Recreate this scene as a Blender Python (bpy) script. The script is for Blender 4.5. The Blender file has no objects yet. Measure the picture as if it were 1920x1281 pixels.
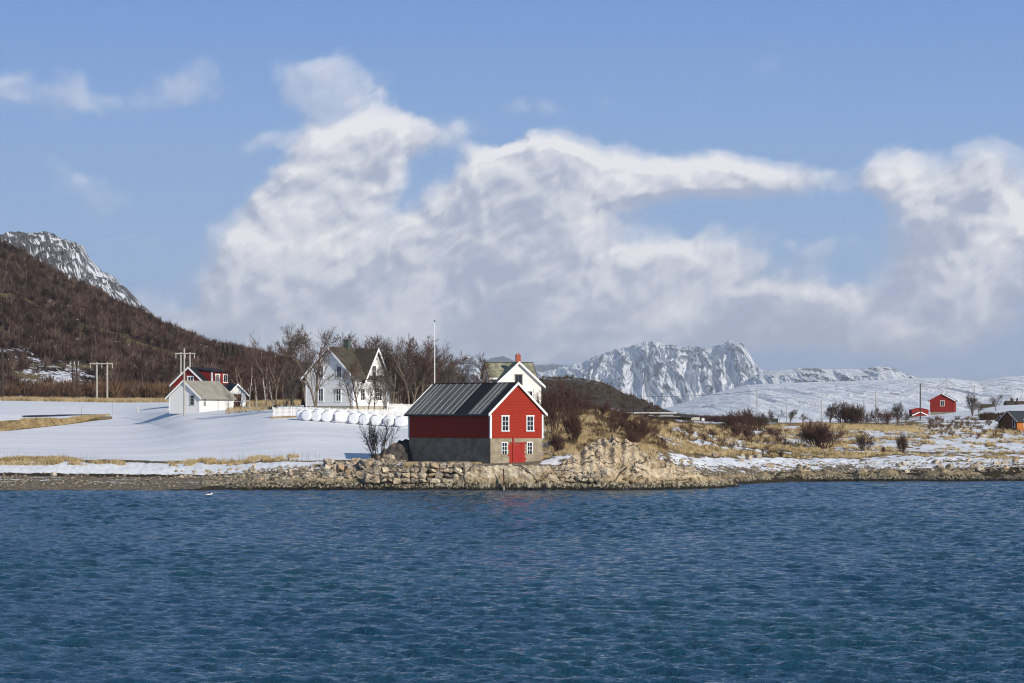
import bpy, bmesh, math, random
import numpy as np
from mathutils import Vector, Matrix

# ------------------------------------------------------------------ camera, sky, sun
F, HZ, EYE = 5300.0, 787.0, 7.0           # focal length in photo pixels, horizon row, eye height in metres
scene = bpy.context.scene
col = scene.collection
cam_data = bpy.data.cameras.new("camera")
cam = bpy.data.objects.new("camera", cam_data)
col.objects.link(cam)
cam_data.sensor_width = 36
cam_data.lens = F / 1920 * 36
cam.location = (0, 0, EYE)
cam.rotation_euler = (math.radians(90), 0, 0)
cam_data.shift_y = (HZ - 640.5) / 1920
cam_data.clip_start = 1
cam_data.clip_end = 80000
scene.camera = cam
scene.view_settings.view_transform = 'Standard'
scene.view_settings.look = 'None'
scene.view_settings.exposure = 0.0
scene.view_settings.gamma = 1
scene.cycles.volume_bounces = 0
scene.cycles.max_bounces = 8
scene.cycles.use_denoising = True
scene.cycles.denoising_prefilter = 'ACCURATE'
scene.cycles.sample_clamp_direct = 4.0
scene.cycles.sample_clamp_indirect = 1.5
scene.render.filter_size = 1.15
scene.cycles.filter_width = 1.15

SUN_EL = math.radians(25)
SUN_AZ = math.radians(141)                # clockwise from +Y seen from above
sun_dir = Vector((math.sin(SUN_AZ) * math.cos(SUN_EL), math.cos(SUN_AZ) * math.cos(SUN_EL), math.sin(SUN_EL)))
sun_data = bpy.data.lights.new("sun", 'SUN')
sun_data.energy = 4.7
sun_data.angle = math.radians(0.53)
sun_data.color = (1.0, 0.93, 0.82)
sun = bpy.data.objects.new("sun", sun_data)
sun.rotation_euler = sun_dir.to_track_quat('Z', 'Y').to_euler()
col.objects.link(sun)


class NT:
    """small helper to write node trees"""
    def __init__(self, tree):
        self.t = tree
        self.n = tree.nodes
        self.l = tree.links

    def new(self, typ, **kw):
        nd = self.n.new(typ)
        for k, v in kw.items():
            setattr(nd, k, v)
        return nd

    def put(self, sock, v):
        if v is None:
            return
        if isinstance(v, bpy.types.NodeSocket):
            self.l.new(v, sock)
        else:
            sock.default_value = v

    def math(self, op, a, b=None, c=None, clamp=False):
        nd = self.new('ShaderNodeMath', operation=op, use_clamp=clamp)
        for i, v in enumerate((a, b, c)):
            self.put(nd.inputs[i], v)
        return nd.outputs[0]

    def vmath(self, op, a, b=None):
        nd = self.new('ShaderNodeVectorMath', operation=op)
        self.put(nd.inputs[0], a)
        if b is not None:
            if op == 'SCALE':
                self.put(nd.inputs[3], b)
            else:
                self.put(nd.inputs[1], b)
        return nd.outputs['Value' if op == 'LENGTH' else 'Vector']

    def rng(self, v, a, b, c=0.0, d=1.0, smooth=True):
        nd = self.new('ShaderNodeMapRange', interpolation_type='SMOOTHSTEP' if smooth else 'LINEAR')
        for i, x in enumerate((v, a, b, c, d)):
            self.put(nd.inputs[i], x)
        return nd.outputs[0]

    def noise(self, vec, scale, detail=4.0, rough=0.55, lac=2.0, dist=0.0, ntype='FBM', color=False, dims='3D'):
        nd = self.new('ShaderNodeTexNoise', noise_dimensions=dims)
        try:
            nd.noise_type = ntype
        except Exception:
            pass
        self.put(nd.inputs['Vector'], vec)
        for k, v in (('Scale', scale), ('Detail', detail), ('Roughness', rough), ('Lacunarity', lac), ('Distortion', dist)):
            self.put(nd.inputs[k], v)
        return nd.outputs['Color' if color else 0]

    def voronoi(self, vec, scale, feature='F1', rnd=1.0, dims='3D'):
        nd = self.new('ShaderNodeTexVoronoi', feature=feature, voronoi_dimensions=dims)
        self.put(nd.inputs['Vector'], vec)
        nd.inputs['Scale'].default_value = scale
        nd.inputs['Randomness'].default_value = rnd
        return nd

    def mapping(self, vec, loc=(0, 0, 0), rot=(0, 0, 0), scale=(1, 1, 1), vtype='POINT'):
        nd = self.new('ShaderNodeMapping', vector_type=vtype)
        self.put(nd.inputs['Vector'], vec)
        if vtype != 'VECTOR' or True:
            nd.inputs['Location'].default_value = loc
        nd.inputs['Rotation'].default_value = rot
        nd.inputs['Scale'].default_value = scale
        return nd.outputs[0]

    def mix(self, f, a, b, mode='MIX'):
        nd = self.new('ShaderNodeMix', data_type='RGBA', blend_type=mode)
        self.put(nd.inputs[0], f)
        for s, v in ((nd.inputs[6], a), (nd.inputs[7], b)):
            if isinstance(v, tuple) and len(v) == 3:
                v = (*v, 1)
            self.put(s, v)
        return nd.outputs[2]

    def mixf(self, f, a, b):
        nd = self.new('ShaderNodeMix', data_type='FLOAT')
        for s, v in ((nd.inputs[0], f), (nd.inputs[2], a), (nd.inputs[3], b)):
            self.put(s, v)
        return nd.outputs[0]

    def ramp(self, f, stops):
        nd = self.new('ShaderNodeValToRGB')
        self.put(nd.inputs[0], f)
        e = nd.color_ramp.elements
        while len(e) < len(stops):
            e.new(0.5)
        for el, (p, c) in zip(e, stops):
            el.position = p
            el.color = (*c, 1)
        return nd.outputs[0]

    def attr(self, name, out='Fac'):
        nd = self.new('ShaderNodeAttribute', attribute_name=name)
        return nd.outputs[out]

    def pos(self):
        return self.new('ShaderNodeNewGeometry').outputs['Position']

    def bump(self, h, strength, dist, normal=None):
        nd = self.new('ShaderNodeBump')
        nd.inputs['Strength'].default_value = strength
        nd.inputs['Distance'].default_value = dist
        self.put(nd.inputs['Height'], h)
        if normal is not None:
            self.put(nd.inputs['Normal'], normal)
        return nd.outputs[0]


def build_world():
    w = bpy.data.worlds.new("World")
    scene.world = w
    w.use_nodes = True
    w.cycles.sampling_method = 'MANUAL'
    w.cycles.sample_map_resolution = 512
    T = NT(w.node_tree)
    T.n.clear()
    # cloud density group: position on the sky in units of 1000 photo pixels
    g = bpy.data.node_groups.new("cloud_density", 'ShaderNodeTree')
    g.interface.new_socket("P", in_out='INPUT', socket_type='NodeSocketVector')
    g.interface.new_socket("D", in_out='OUTPUT', socket_type='NodeSocketFloat')
    g.interface.new_socket("A", in_out='OUTPUT', socket_type='NodeSocketFloat')
    G = NT(g)
    gi = G.new('NodeGroupInput')
    go = G.new('NodeGroupOutput')
    p = gi.outputs[0]
    w1 = G.vmath('MULTIPLY', G.vmath('SUBTRACT', G.noise(p, 3.2, 3, 0.5, color=True, dims='2D'), (0.5, 0.5, 0.5)), (0.11, 0.11, 0))
    w2 = G.vmath('MULTIPLY', G.vmath('SUBTRACT', G.noise(p, 11.0, 4, 0.6, color=True, dims='2D'), (0.5, 0.5, 0.5)), (0.035, 0.035, 0))
    pw = G.vmath('ADD', G.vmath('ADD', p, w1), w2)
    blobs = CLOUDS
    # the vector carries (x, y, sum so far) from blob to blob
    cur = pw
    for (cx, cy, rx, ry, rot, wt) in blobs:
        m = G.mapping(cur, loc=((cx - 960) / 1000, (HZ - cy) / 1000, 0), rot=(0, 0, math.radians(rot)),
                      scale=(rx / 1000, ry / 1000, 1e7), vtype='TEXTURE')
        v = G.rng(G.vmath('LENGTH', m), 1.25, 0.1, 0.0, wt)
        cz = G.new('ShaderNodeCombineXYZ')
        G.put(cz.inputs[2], v)
        cur = G.vmath('ADD', cur, cz.outputs[0])
    sx = G.new('ShaderNodeSeparateXYZ')
    G.put(sx.inputs[0], cur)
    pw = cur
    acc = G.math('MINIMUM', sx.outputs[2], 1.15)
    # billows stretched along the up-right drift
    ms = G.mapping(pw, rot=(0, 0, math.radians(40)), scale=(1.0, .5, 1.0), vtype='TEXTURE')
    n1 = G.noise(ms, 3.0, 9, 0.54, dims='2D')
    n2 = G.noise(pw, 7.0, 10, 0.62, dims='2D')
    rv = G.mapping(pw, rot=(0, 0, math.radians(40)), scale=(1, .8, 1), vtype='TEXTURE')
    vo = G.voronoi(rv, 9.0, 'SMOOTH_F1', dims='2D')
    vo2 = G.voronoi(rv, 23.0, 'SMOOTH_F1', dims='2D')
    nn = G.math('ADD', G.math('MULTIPLY', G.math('SUBTRACT', n1, 0.5), 1.5), G.math('MULTIPLY', G.math('SUBTRACT', n2, 0.5), 0.75))
    nn = G.math('ADD', nn, G.math('MULTIPLY', G.math('SUBTRACT', 0.45, vo.outputs['Distance']), 0.55))
    nn = G.math('ADD', nn, G.math('MULTIPLY', G.math('SUBTRACT', 0.45, vo2.outputs['Distance']), 0.28))
    # noise only acts where there is cloud to shape
    gate = G.rng(acc, 0.0, 0.5, 0.35, 1.0)
    d = G.math('ADD', acc, G.math('MULTIPLY', nn, gate))
    G.put(go.inputs[0], d)
    G.put(go.inputs[1], acc)

    tc = T.new('ShaderNodeTexCoord').outputs['Generated']
    sp = T.new('ShaderNodeSeparateXYZ')
    T.put(sp.inputs[0], tc)
    az = T.math('ARCTAN2', sp.outputs[0], sp.outputs[1])
    el = T.math('ARCSINE', sp.outputs[2])
    cb = T.new('ShaderNodeCombineXYZ')
    T.put(cb.inputs[0], T.math('MULTIPLY', az, F / 1000))
    T.put(cb.inputs[1], T.math('MULTIPLY', el, F / 1000))
    P = cb.outputs[0]

    def dens(off):
        gn = T.new('ShaderNodeGroup')
        gn.node_tree = g
        T.put(gn.inputs[0], P if off is None else T.vmath('ADD', P, off))
        return gn.outputs[0] if off is not None else (gn.outputs[0], gn.outputs[1])
    d0, acc0 = dens(None)
    d1 = dens((0.010, 0.014, 0))
    d2 = dens((0.045, 0.05, 0))
    e0 = T.math('SUBTRACT', d0, d1)
    e1 = T.math('SUBTRACT', d0, d2)
    V = T.math('MULTIPLY', el, F / 1000)
    low_v = T.rng(V, 0.10, 0.36)
    alpha = T.rng(d0, T.mixf(low_v, -0.10, 0.12), T.mixf(low_v, 0.72, 0.54))
    alpha = T.math('MULTIPLY', alpha, T.rng(acc0, 0.25, 0.95, 0.36, 1.0))
    tex = T.mixf(low_v, 0.40, 1.0)
    streak = T.noise(T.mapping(P, rot=(0, 0, math.radians(42)), scale=(1.0, .36, 1.0), vtype='TEXTURE'), 3.4, 5, 0.5, dims='2D')
    lit = T.math('ADD', 0.50, T.math('MULTIPLY', T.math('MULTIPLY', e0, tex), 1.7))
    lit = T.math('ADD', lit, T.math('MULTIPLY', T.math('MULTIPLY', e1, tex), 0.16))
    lit = T.math('ADD', lit, T.math('MULTIPLY', T.math('SUBTRACT', streak, 0.5), 1.5))
    lit = T.math('SUBTRACT', lit, T.rng(az, .17 * 0.05, .17, 0.0, 0.06))
    lit = T.math('ADD', lit, T.rng(V, 0.08, 0.42, -0.22, -0.01), clamp=True)
    ccol = T.ramp(lit, [(0.0, (0.41, 0.46, 0.60)), (0.28, (0.51, 0.55, 0.66)), (0.5, (0.65, 0.67, 0.745)), (0.75, (0.75, 0.755, 0.81)), (1.0, (0.88, 0.875, 0.90))])
    sky = T.new('ShaderNodeTexSky', sky_type='NISHITA')
    sky.sun_disc = False
    sky.sun_elevation = SUN_EL
    sky.sun_rotation = SUN_AZ
    sky.air_density = 1.0
    sky.dust_density = 0.4
    sky.ozone_density = 1.8
    # the low sky of the photograph: a clean cold blue that pales only a little downwards
    low = T.ramp(T.rng(V, 0.0, 0.80, 0.0, 1.0, smooth=False),
                 [(0.0, (0.29, 0.38, 0.59)), (0.16, (0.31, 0.41, 0.64)), (0.35, (0.31, 0.45, 0.69)), (0.7, (0.24, 0.395, 0.69)), (1.0, (0.17, 0.32, 0.67))])
    low10 = T.vmath('SCALE', low, 10.0)
    hi = T.rng(V, 0.8, 2.6)
    base = T.mix(hi, low10, T.mix(1.0, sky.outputs[0], (0.90, 1.0, 1.05), 'MULTIPLY'))
    aboveh = T.rng(V, -0.3, 0.0)
    base = T.mix(aboveh, (1.2, 1.6, 2.4), base)
    cmask = T.math('MULTIPLY', alpha, 0.97)
    out = T.mix(cmask, base, T.vmath('SCALE', ccol, 10.0))
    bg = T.new('ShaderNodeBackground')
    T.put(bg.inputs[0], out)
    bg.inputs[1].default_value = 0.1
    ow = T.new('ShaderNodeOutputWorld')
    T.l.new(bg.outputs[0], ow.inputs[0])


# (centre x, centre y, half width, half height, tilt, weight) of each cloud bank, in photo pixels of sky
CLOUDS = [
    (540, 470, 190, 125, 50, 1.0), (620, 370, 190, 115, 45, 1.1), (690, 290, 140, 75, 30, .8),
    (460, 560, 170, 90, 40, .9), (410, 640, 220, 70, 15, .6), (560, 270, 130, 40, 8, .45),
    (720, 560, 280, 120, 42, .9), (840, 450, 260, 125, 38, 1.0), (1000, 380, 230, 110, 15, 1.0), (985, 300, 120, 50, 5, .8),
    (1180, 330, 270, 66, -3, 1.0), (1370, 345, 175, 62, -3, .95), (900, 590, 400, 120, 8, .9),
    (1140, 500, 240, 115, -8, .9), (1290, 555, 210, 95, -12, .9), (700, 660, 420, 60, 0, .7), (1090, 610, 340, 90, 0, .8),
    (1200, 655, 420, 50, 0, .7), (1560, 600, 200, 62, -8, 1.0), (1700, 630, 140, 40, -5, .6), (1420, 600, 190, 60, 0, .8), (1290, 635, 210, 42, 0, .9),
    (565, 135, 100, 65, -15, .40), (630, 120, 55, 55, 60, .30), (650, 215, 130, 65, 0, .42), (700, 165, 75, 50, 0, .36), (830, 255, 120, 50, 0, .6),
    (1720, 350, 110, 80, -40, 1.0), (1850, 370, 100, 95, 0, 1.0), (1800, 480, 150, 120, 0, 1.1),
    (1850, 590, 170, 80, 0, .8), (1700, 550, 150, 50, 15, .6), (1970, 470, 130, 120, 0, .8),
    (30, 185, 180, 75, 8, .38), (195, 190, 90, 40, 0, .20), (370, 160, 120, 48, 10, .25), (985, 208, 65, 32, 5, .36),
    (150, 360, 130, 55, -20, .28), (220, 468, 100, 30, 0, .28), (1570, 350, 170, 50, -6, .46), (1450, 500, 240, 62, -5, .44),
    (1700, 690, 420, 40, 0, .3), (270, 600, 210, 80, 10, .50), (1120, 175, 90, 28, 0, .2),
    (-400, 350, 300, 120, 10, .6), (2400, 300, 400, 150, 0, .8), (-1500, 300, 700, 200, 0, .6), (3600, 250, 600, 200, 0, .6),
    (800, -300, 300, 90, 10, .35), (1600, -500, 400, 120, -10, .5), (200, -700, 500, 120, 10, .45),
]
build_world()


# ------------------------------------------------------------------ general helpers
def X(px, Y): return (px - 960) / F * Y
def Zp(py, Y): return EYE - (py - HZ) / F * Y


def tag(o, label=None, cat=None, group=None, kind=None):
    if label: o['label'] = label
    if cat: o['category'] = cat
    if group: o['group'] = group
    if kind: o['kind'] = kind
    return o


def empty(name, loc, rz=0.0):
    o = bpy.data.objects.new(name, None)
    o.empty_display_size = 0.5
    col.objects.link(o)
    o.location = loc
    o.rotation_euler = (0, 0, rz)
    return o


_rs = np.random.RandomState(7)
_perm = _rs.permutation(4096)
_perm = np.concatenate([_perm, _perm, _perm])
_ga = _rs.rand(4096) * 2 * np.pi
_g3 = _rs.randn(4096, 3)
_g3 /= np.linalg.norm(_g3, axis=1)[:, None]


def perlin(x, y, seed=0):
    x = np.asarray(x, float) + seed * 17.31
    y = np.asarray(y, float) + seed * 9.77
    xi = np.floor(x).astype(int); yi = np.floor(y).astype(int)
    xf = x - xi; yf = y - yi
    u = xf * xf * xf * (xf * (xf * 6 - 15) + 10); v = yf * yf * yf * (yf * (yf * 6 - 15) + 10)

    def g(ix, iy, dx, dy):
        h = _perm[(_perm[ix & 4095] + iy) & 4095]
        return np.cos(_ga[h]) * dx + np.sin(_ga[h]) * dy
    a = g(xi, yi, xf, yf); b = g(xi + 1, yi, xf - 1, yf)
    c = g(xi, yi + 1, xf, yf - 1); d = g(xi + 1, yi + 1, xf - 1, yf - 1)
    return (a + u * (b - a)) * (1 - v) + (c + u * (d - c)) * v


def perlin3(x, y, z, seed=0):
    x = np.asarray(x, float) + seed * 17.31; y = np.asarray(y, float) + seed * 5.1; z = np.asarray(z, float) + seed * 3.3
    xi = np.floor(x).astype(int); yi = np.floor(y).astype(int); zi = np.floor(z).astype(int)
    xf = x - xi; yf = y - yi; zf = z - zi
    f = lambda t: t * t * t * (t * (t * 6 - 15) + 10)
    u, v, w = f(xf), f(yf), f(zf)
    r = 0
    for i in (0, 1):
        for j in (0, 1):
            for k in (0, 1):
                h = _perm[(_perm[(_perm[(xi + i) & 4095] + yi + j) & 4095] + zi + k) & 4095]
                gr = _g3[h]
                dd = gr[..., 0] * (xf - i) + gr[..., 1] * (yf - j) + gr[..., 2] * (zf - k)
                r = r + dd * (u if i else 1 - u) * (v if j else 1 - v) * (w if k else 1 - w)
    return r


def fbm(x, y, oct=5, gain=0.5, seed=0, ridged=False):
    s = 0; a = 1.0; t = 0; f = 1.0
    for i in range(oct):
        n = perlin(np.asarray(x) * f, np.asarray(y) * f, seed + i)
        if ridged: n = 1 - 2.2 * np.abs(n)
        s = s + a * n; t += a; a *= gain; f *= 2.03
    return s / t


def fbm3(x, y, z, oct=4, gain=0.5, seed=0, ridged=False):
    s = 0; a = 1.0; t = 0; f = 1.0
    for i in range(oct):
        n = perlin3(x * f, y * f, z * f, seed + i)
        if ridged: n = 1 - 2.2 * np.abs(n)
        s = s + a * n; t += a; a *= gain; f *= 2.03
    return s / t


def smooth(a, b, x):
    t = np.clip((np.asarray(x, float) - a) / (b - a), 0, 1)
    return t * t * (3 - 2 * t)


def np_mesh(name, verts, faces, material=None, parent=None, attrs=None, shade=False, k=None):
    """verts (n,3); faces (m,k) array of equal-sized faces"""
    verts = np.asarray(verts, np.float32); faces = np.asarray(faces, np.int32)
    me = bpy.data.meshes.new(name)
    k = faces.shape[1]
    me.vertices.add(len(verts)); me.vertices.foreach_set('co', verts.ravel())
    me.loops.add(faces.size); me.loops.foreach_set('vertex_index', faces.ravel())
    me.polygons.add(len(faces))
    me.polygons.foreach_set('loop_start', np.arange(0, faces.size, k, dtype=np.int32))
    me.polygons.foreach_set('loop_total', np.full(len(faces), k, np.int32))
    if shade: me.polygons.foreach_set('use_smooth', np.ones(len(faces), bool))
    me.update(calc_edges=True)
    for an, av in (attrs or {}).items():
        at = me.attributes.new(an, 'FLOAT', 'POINT')
        at.data.foreach_set('value', np.asarray(av, np.float32).ravel())
    o = bpy.data.objects.new(name, me)
    col.objects.link(o)
    if material: me.materials.append(material)
    if parent: o.parent = parent
    return o


def grid_faces(nr, nc):
    i = np.arange((nr - 1) * (nc - 1)); r = i // (nc - 1); c = i % (nc - 1)
    a = r * nc + c
    return np.stack([a, a + 1, a + 1 + nc, a + nc], 1)


class MB:
    """collects boxes and polygons into one mesh"""
    def __init__(self): self.v = []; self.f = []

    def poly(self, pts, faces):
        n = len(self.v); self.v += [tuple(p) for p in pts]; self.f += [[n + i for i in f] for f in faces]
        return self

    def box(self, x0, x1, y0, y1, z0, z1):
        pts = [(x0, y0, z0), (x1, y0, z0), (x1, y1, z0), (x0, y1, z0), (x0, y0, z1), (x1, y0, z1), (x1, y1, z1), (x0, y1, z1)]
        return self.poly(pts, [(0, 3, 2, 1), (4, 5, 6, 7), (0, 1, 5, 4), (1, 2, 6, 5), (2, 3, 7, 6), (3, 0, 4, 7)])

    def prism(self, prof, y0, y1, axis='y'):
        """profile [(x,z)] counter-clockwise seen from -y, extruded along y (or x with profile (y,z))"""
        n = len(prof)
        if axis == 'y':
            pts = [(a, y0, b) for a, b in prof] + [(a, y1, b) for a, b in prof]
        else:
            pts = [(y0, a, b) for a, b in prof] + [(y1, a, b) for a, b in prof]
        fs = [tuple(range(n)), tuple(range(2 * n - 1, n - 1, -1))] + [(i, n + i, n + (i + 1) % n, (i + 1) % n) for i in range(n)]
        return self.poly(pts, fs)

    def bar(self, p, q, w, h=None, up=(0, 0, 1)):
        p = Vector(p); q = Vector(q); d = (q - p).normalized(); h = h or w
        s = d.cross(Vector(up))
        if s.length < 1e-4: s = Vector((1, 0, 0))
        s.normalize(); u = s.cross(d)
        a = s * w / 2; b = u * h / 2
        pts = [p - a - b, p + a - b, p + a + b, p - a + b, q - a - b, q + a - b, q + a + b, q - a + b]
        return self.poly(pts, [(0, 3, 2, 1), (4, 5, 6, 7), (0, 1, 5, 4), (1, 2, 6, 5), (2, 3, 7, 6), (3, 0, 4, 7)])

    def tube(self, pts, radii, n=8):
        pts = [Vector(p) for p in pts]; base = len(self.v)
        for i, p in enumerate(pts):
            d = (pts[min(i + 1, len(pts) - 1)] - pts[max(i - 1, 0)]).normalized()
            s = d.cross(Vector((0.31, 0.95, 0.05)))
            s.normalize(); u = s.cross(d)
            for k in range(n):
                a = 2 * math.pi * k / n
                self.v.append(tuple(p + (s * math.cos(a) + u * math.sin(a)) * radii[i]))
        for i in range(len(pts) - 1):
            for k in range(n):
                a = base + i * n + k; b = base + i * n + (k + 1) % n
                self.f.append([a, b, b + n, a + n])
        self.f.append([base + k for k in range(n)][::-1])
        e = base + (len(pts) - 1) * n
        self.f.append([e + k for k in range(n)])
        return self

    def build(self, name, material, parent=None, bevel=0, shade=False):
        me = bpy.data.meshes.new(name)
        me.from_pydata(self.v, [], self.f)
        bm = bmesh.new(); bm.from_mesh(me)
        bmesh.ops.recalc_face_normals(bm, faces=bm.faces)
        if bevel:
            bmesh.ops.bevel(bm, geom=bm.edges[:], offset=bevel, segments=1, affect='EDGES', clamp_overlap=True)
        bm.to_mesh(me); bm.free()
        if shade:
            me.polygons.foreach_set('use_smooth', [True] * len(me.polygons))
        me.materials.append(material)
        o = bpy.data.objects.new(name, me)
        col.objects.link(o)
        if parent: o.parent = parent
        return o


def copy_tree(o, parent=None):
    c = o.copy(); col.objects.link(c); c.parent = parent
    for ch in list(o.children):
        copy_tree(ch, c)
    return c


def new_mat(name):
    m = bpy.data.materials.new(name); m.use_nodes = True
    T = NT(m.node_tree); T.n.clear()
    bs = T.new('ShaderNodeBsdfPrincipled'); out = T.new('ShaderNodeOutputMaterial')
    T.l.new(bs.outputs[0], out.inputs[0])
    return m, T, bs


def mat(name, c, rough=0.8, var=0.25, scale=1.5, c2=None, bump=0.0, bscale=None, metal=0.0, spec=0.3, stretch=(1, 1, 1)):
    """weathered paint/wood/stone: base colour broken by two scales of noise"""
    m, T, bs = new_mat(name)
    tc = T.new('ShaderNodeTexCoord').outputs['Object']
    v = T.mapping(tc, scale=stretch)
    n = T.noise(v, scale, 6, 0.62)
    n2 = T.noise(v, scale * 9, 4, 0.6)
    f = T.math('ADD', T.math('MULTIPLY', n, 0.65), T.math('MULTIPLY', n2, 0.35))
    f = T.rng(f, 0.3, 0.7)
    dk = tuple(x * (1 - var) for x in c) if c2 is None else c2
    T.put(bs.inputs['Base Color'], T.mix(f, dk, tuple(c)))
    bs.inputs['Roughness'].default_value = rough
    bs.inputs['Metallic'].default_value = metal
    bs.inputs['Specular IOR Level'].default_value = spec
    if bump:
        T.put(bs.inputs['Normal'], T.bump(T.noise(v, bscale or scale * 6, 5, 0.6), 0.8, bump))
    return m


def cladding(name, c, dirn='H', pitch=0.15, var=0.2, rough=0.75, wear=None):
    """boards: H = lying boards (lines along z), V = standing boards"""
    m, T, bs = new_mat(name)
    tc = T.new('ShaderNodeTexCoord').outputs['Object']
    sp = T.new('ShaderNodeSeparateXYZ'); T.put(sp.inputs[0], tc)
    if dirn == 'H': q = sp.outputs[2]
    else: q = T.math('ADD', sp.outputs[0], sp.outputs[1])
    t = T.math('DIVIDE', q, pitch)
    fr = T.math('FRACT', t); cell = T.math('FLOOR', t)
    groove = T.rng(fr, 0.0, 0.16)
    wn = T.new('ShaderNodeTexWhiteNoise', noise_dimensions='1D'); T.put(wn.inputs[1], cell)
    n = T.noise(T.mapping(tc, scale=(1, 1, 0.6) if dirn == 'H' else (3, 3, .4)), 1.3, 6, 0.65)
    k = T.math('ADD', T.math('MULTIPLY', wn.outputs[0], 0.35), T.math('MULTIPLY', n, 0.8))
    k = T.rng(k, 0.2, 0.9)
    dk = tuple(x * (1 - var) for x in c)
    cc = T.mix(k, dk, tuple(c))
    if wear:
        fl = T.rng(T.noise(tc, 7.0, 6, 0.7), 0.70, 0.74)
        cc = T.mix(T.math('MULTIPLY', fl, 0.7), cc, wear)
    gc = tuple(x * 0.35 for x in c)
    cc = T.mix(groove, gc, cc)
    T.put(bs.inputs['Base Color'], cc)
    bs.inputs['Roughness'].default_value = rough
    bs.inputs['Specular IOR Level'].default_value = 0.2
    h = T.math('ADD', T.math('MULTIPLY', groove, 1.0), T.math('MULTIPLY', fr, 0.6))
    T.put(bs.inputs['Normal'], T.bump(h, 0.6, 0.03))
    return m


def snow_color(T, p):
    n = T.math('ADD', T.math('MULTIPLY', T.noise(T.mapping(p, rot=(0, 0, .3), scale=(.05, .22, .1)), 1.0, 6, 0.65), .7), T.math('MULTIPLY', T.noise(p, .8, 4, .6), .3))
    return T.mix(T.rng(n, 0.36, 0.62), (0.66, 0.68, 0.73), (0.78, 0.79, 0.815))

# ------------------------------------------------------------------ the land: one sheet from the sea to the horizon
# per column (photo column px): 14 stations (distance, z), from under water to the far side
def zz(*st):
    r = []
    for s in st:
        Y, v = s[0], s[1]
        r.append((Y, v if len(s) == 3 else Zp(v, Y)))
    return r


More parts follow.
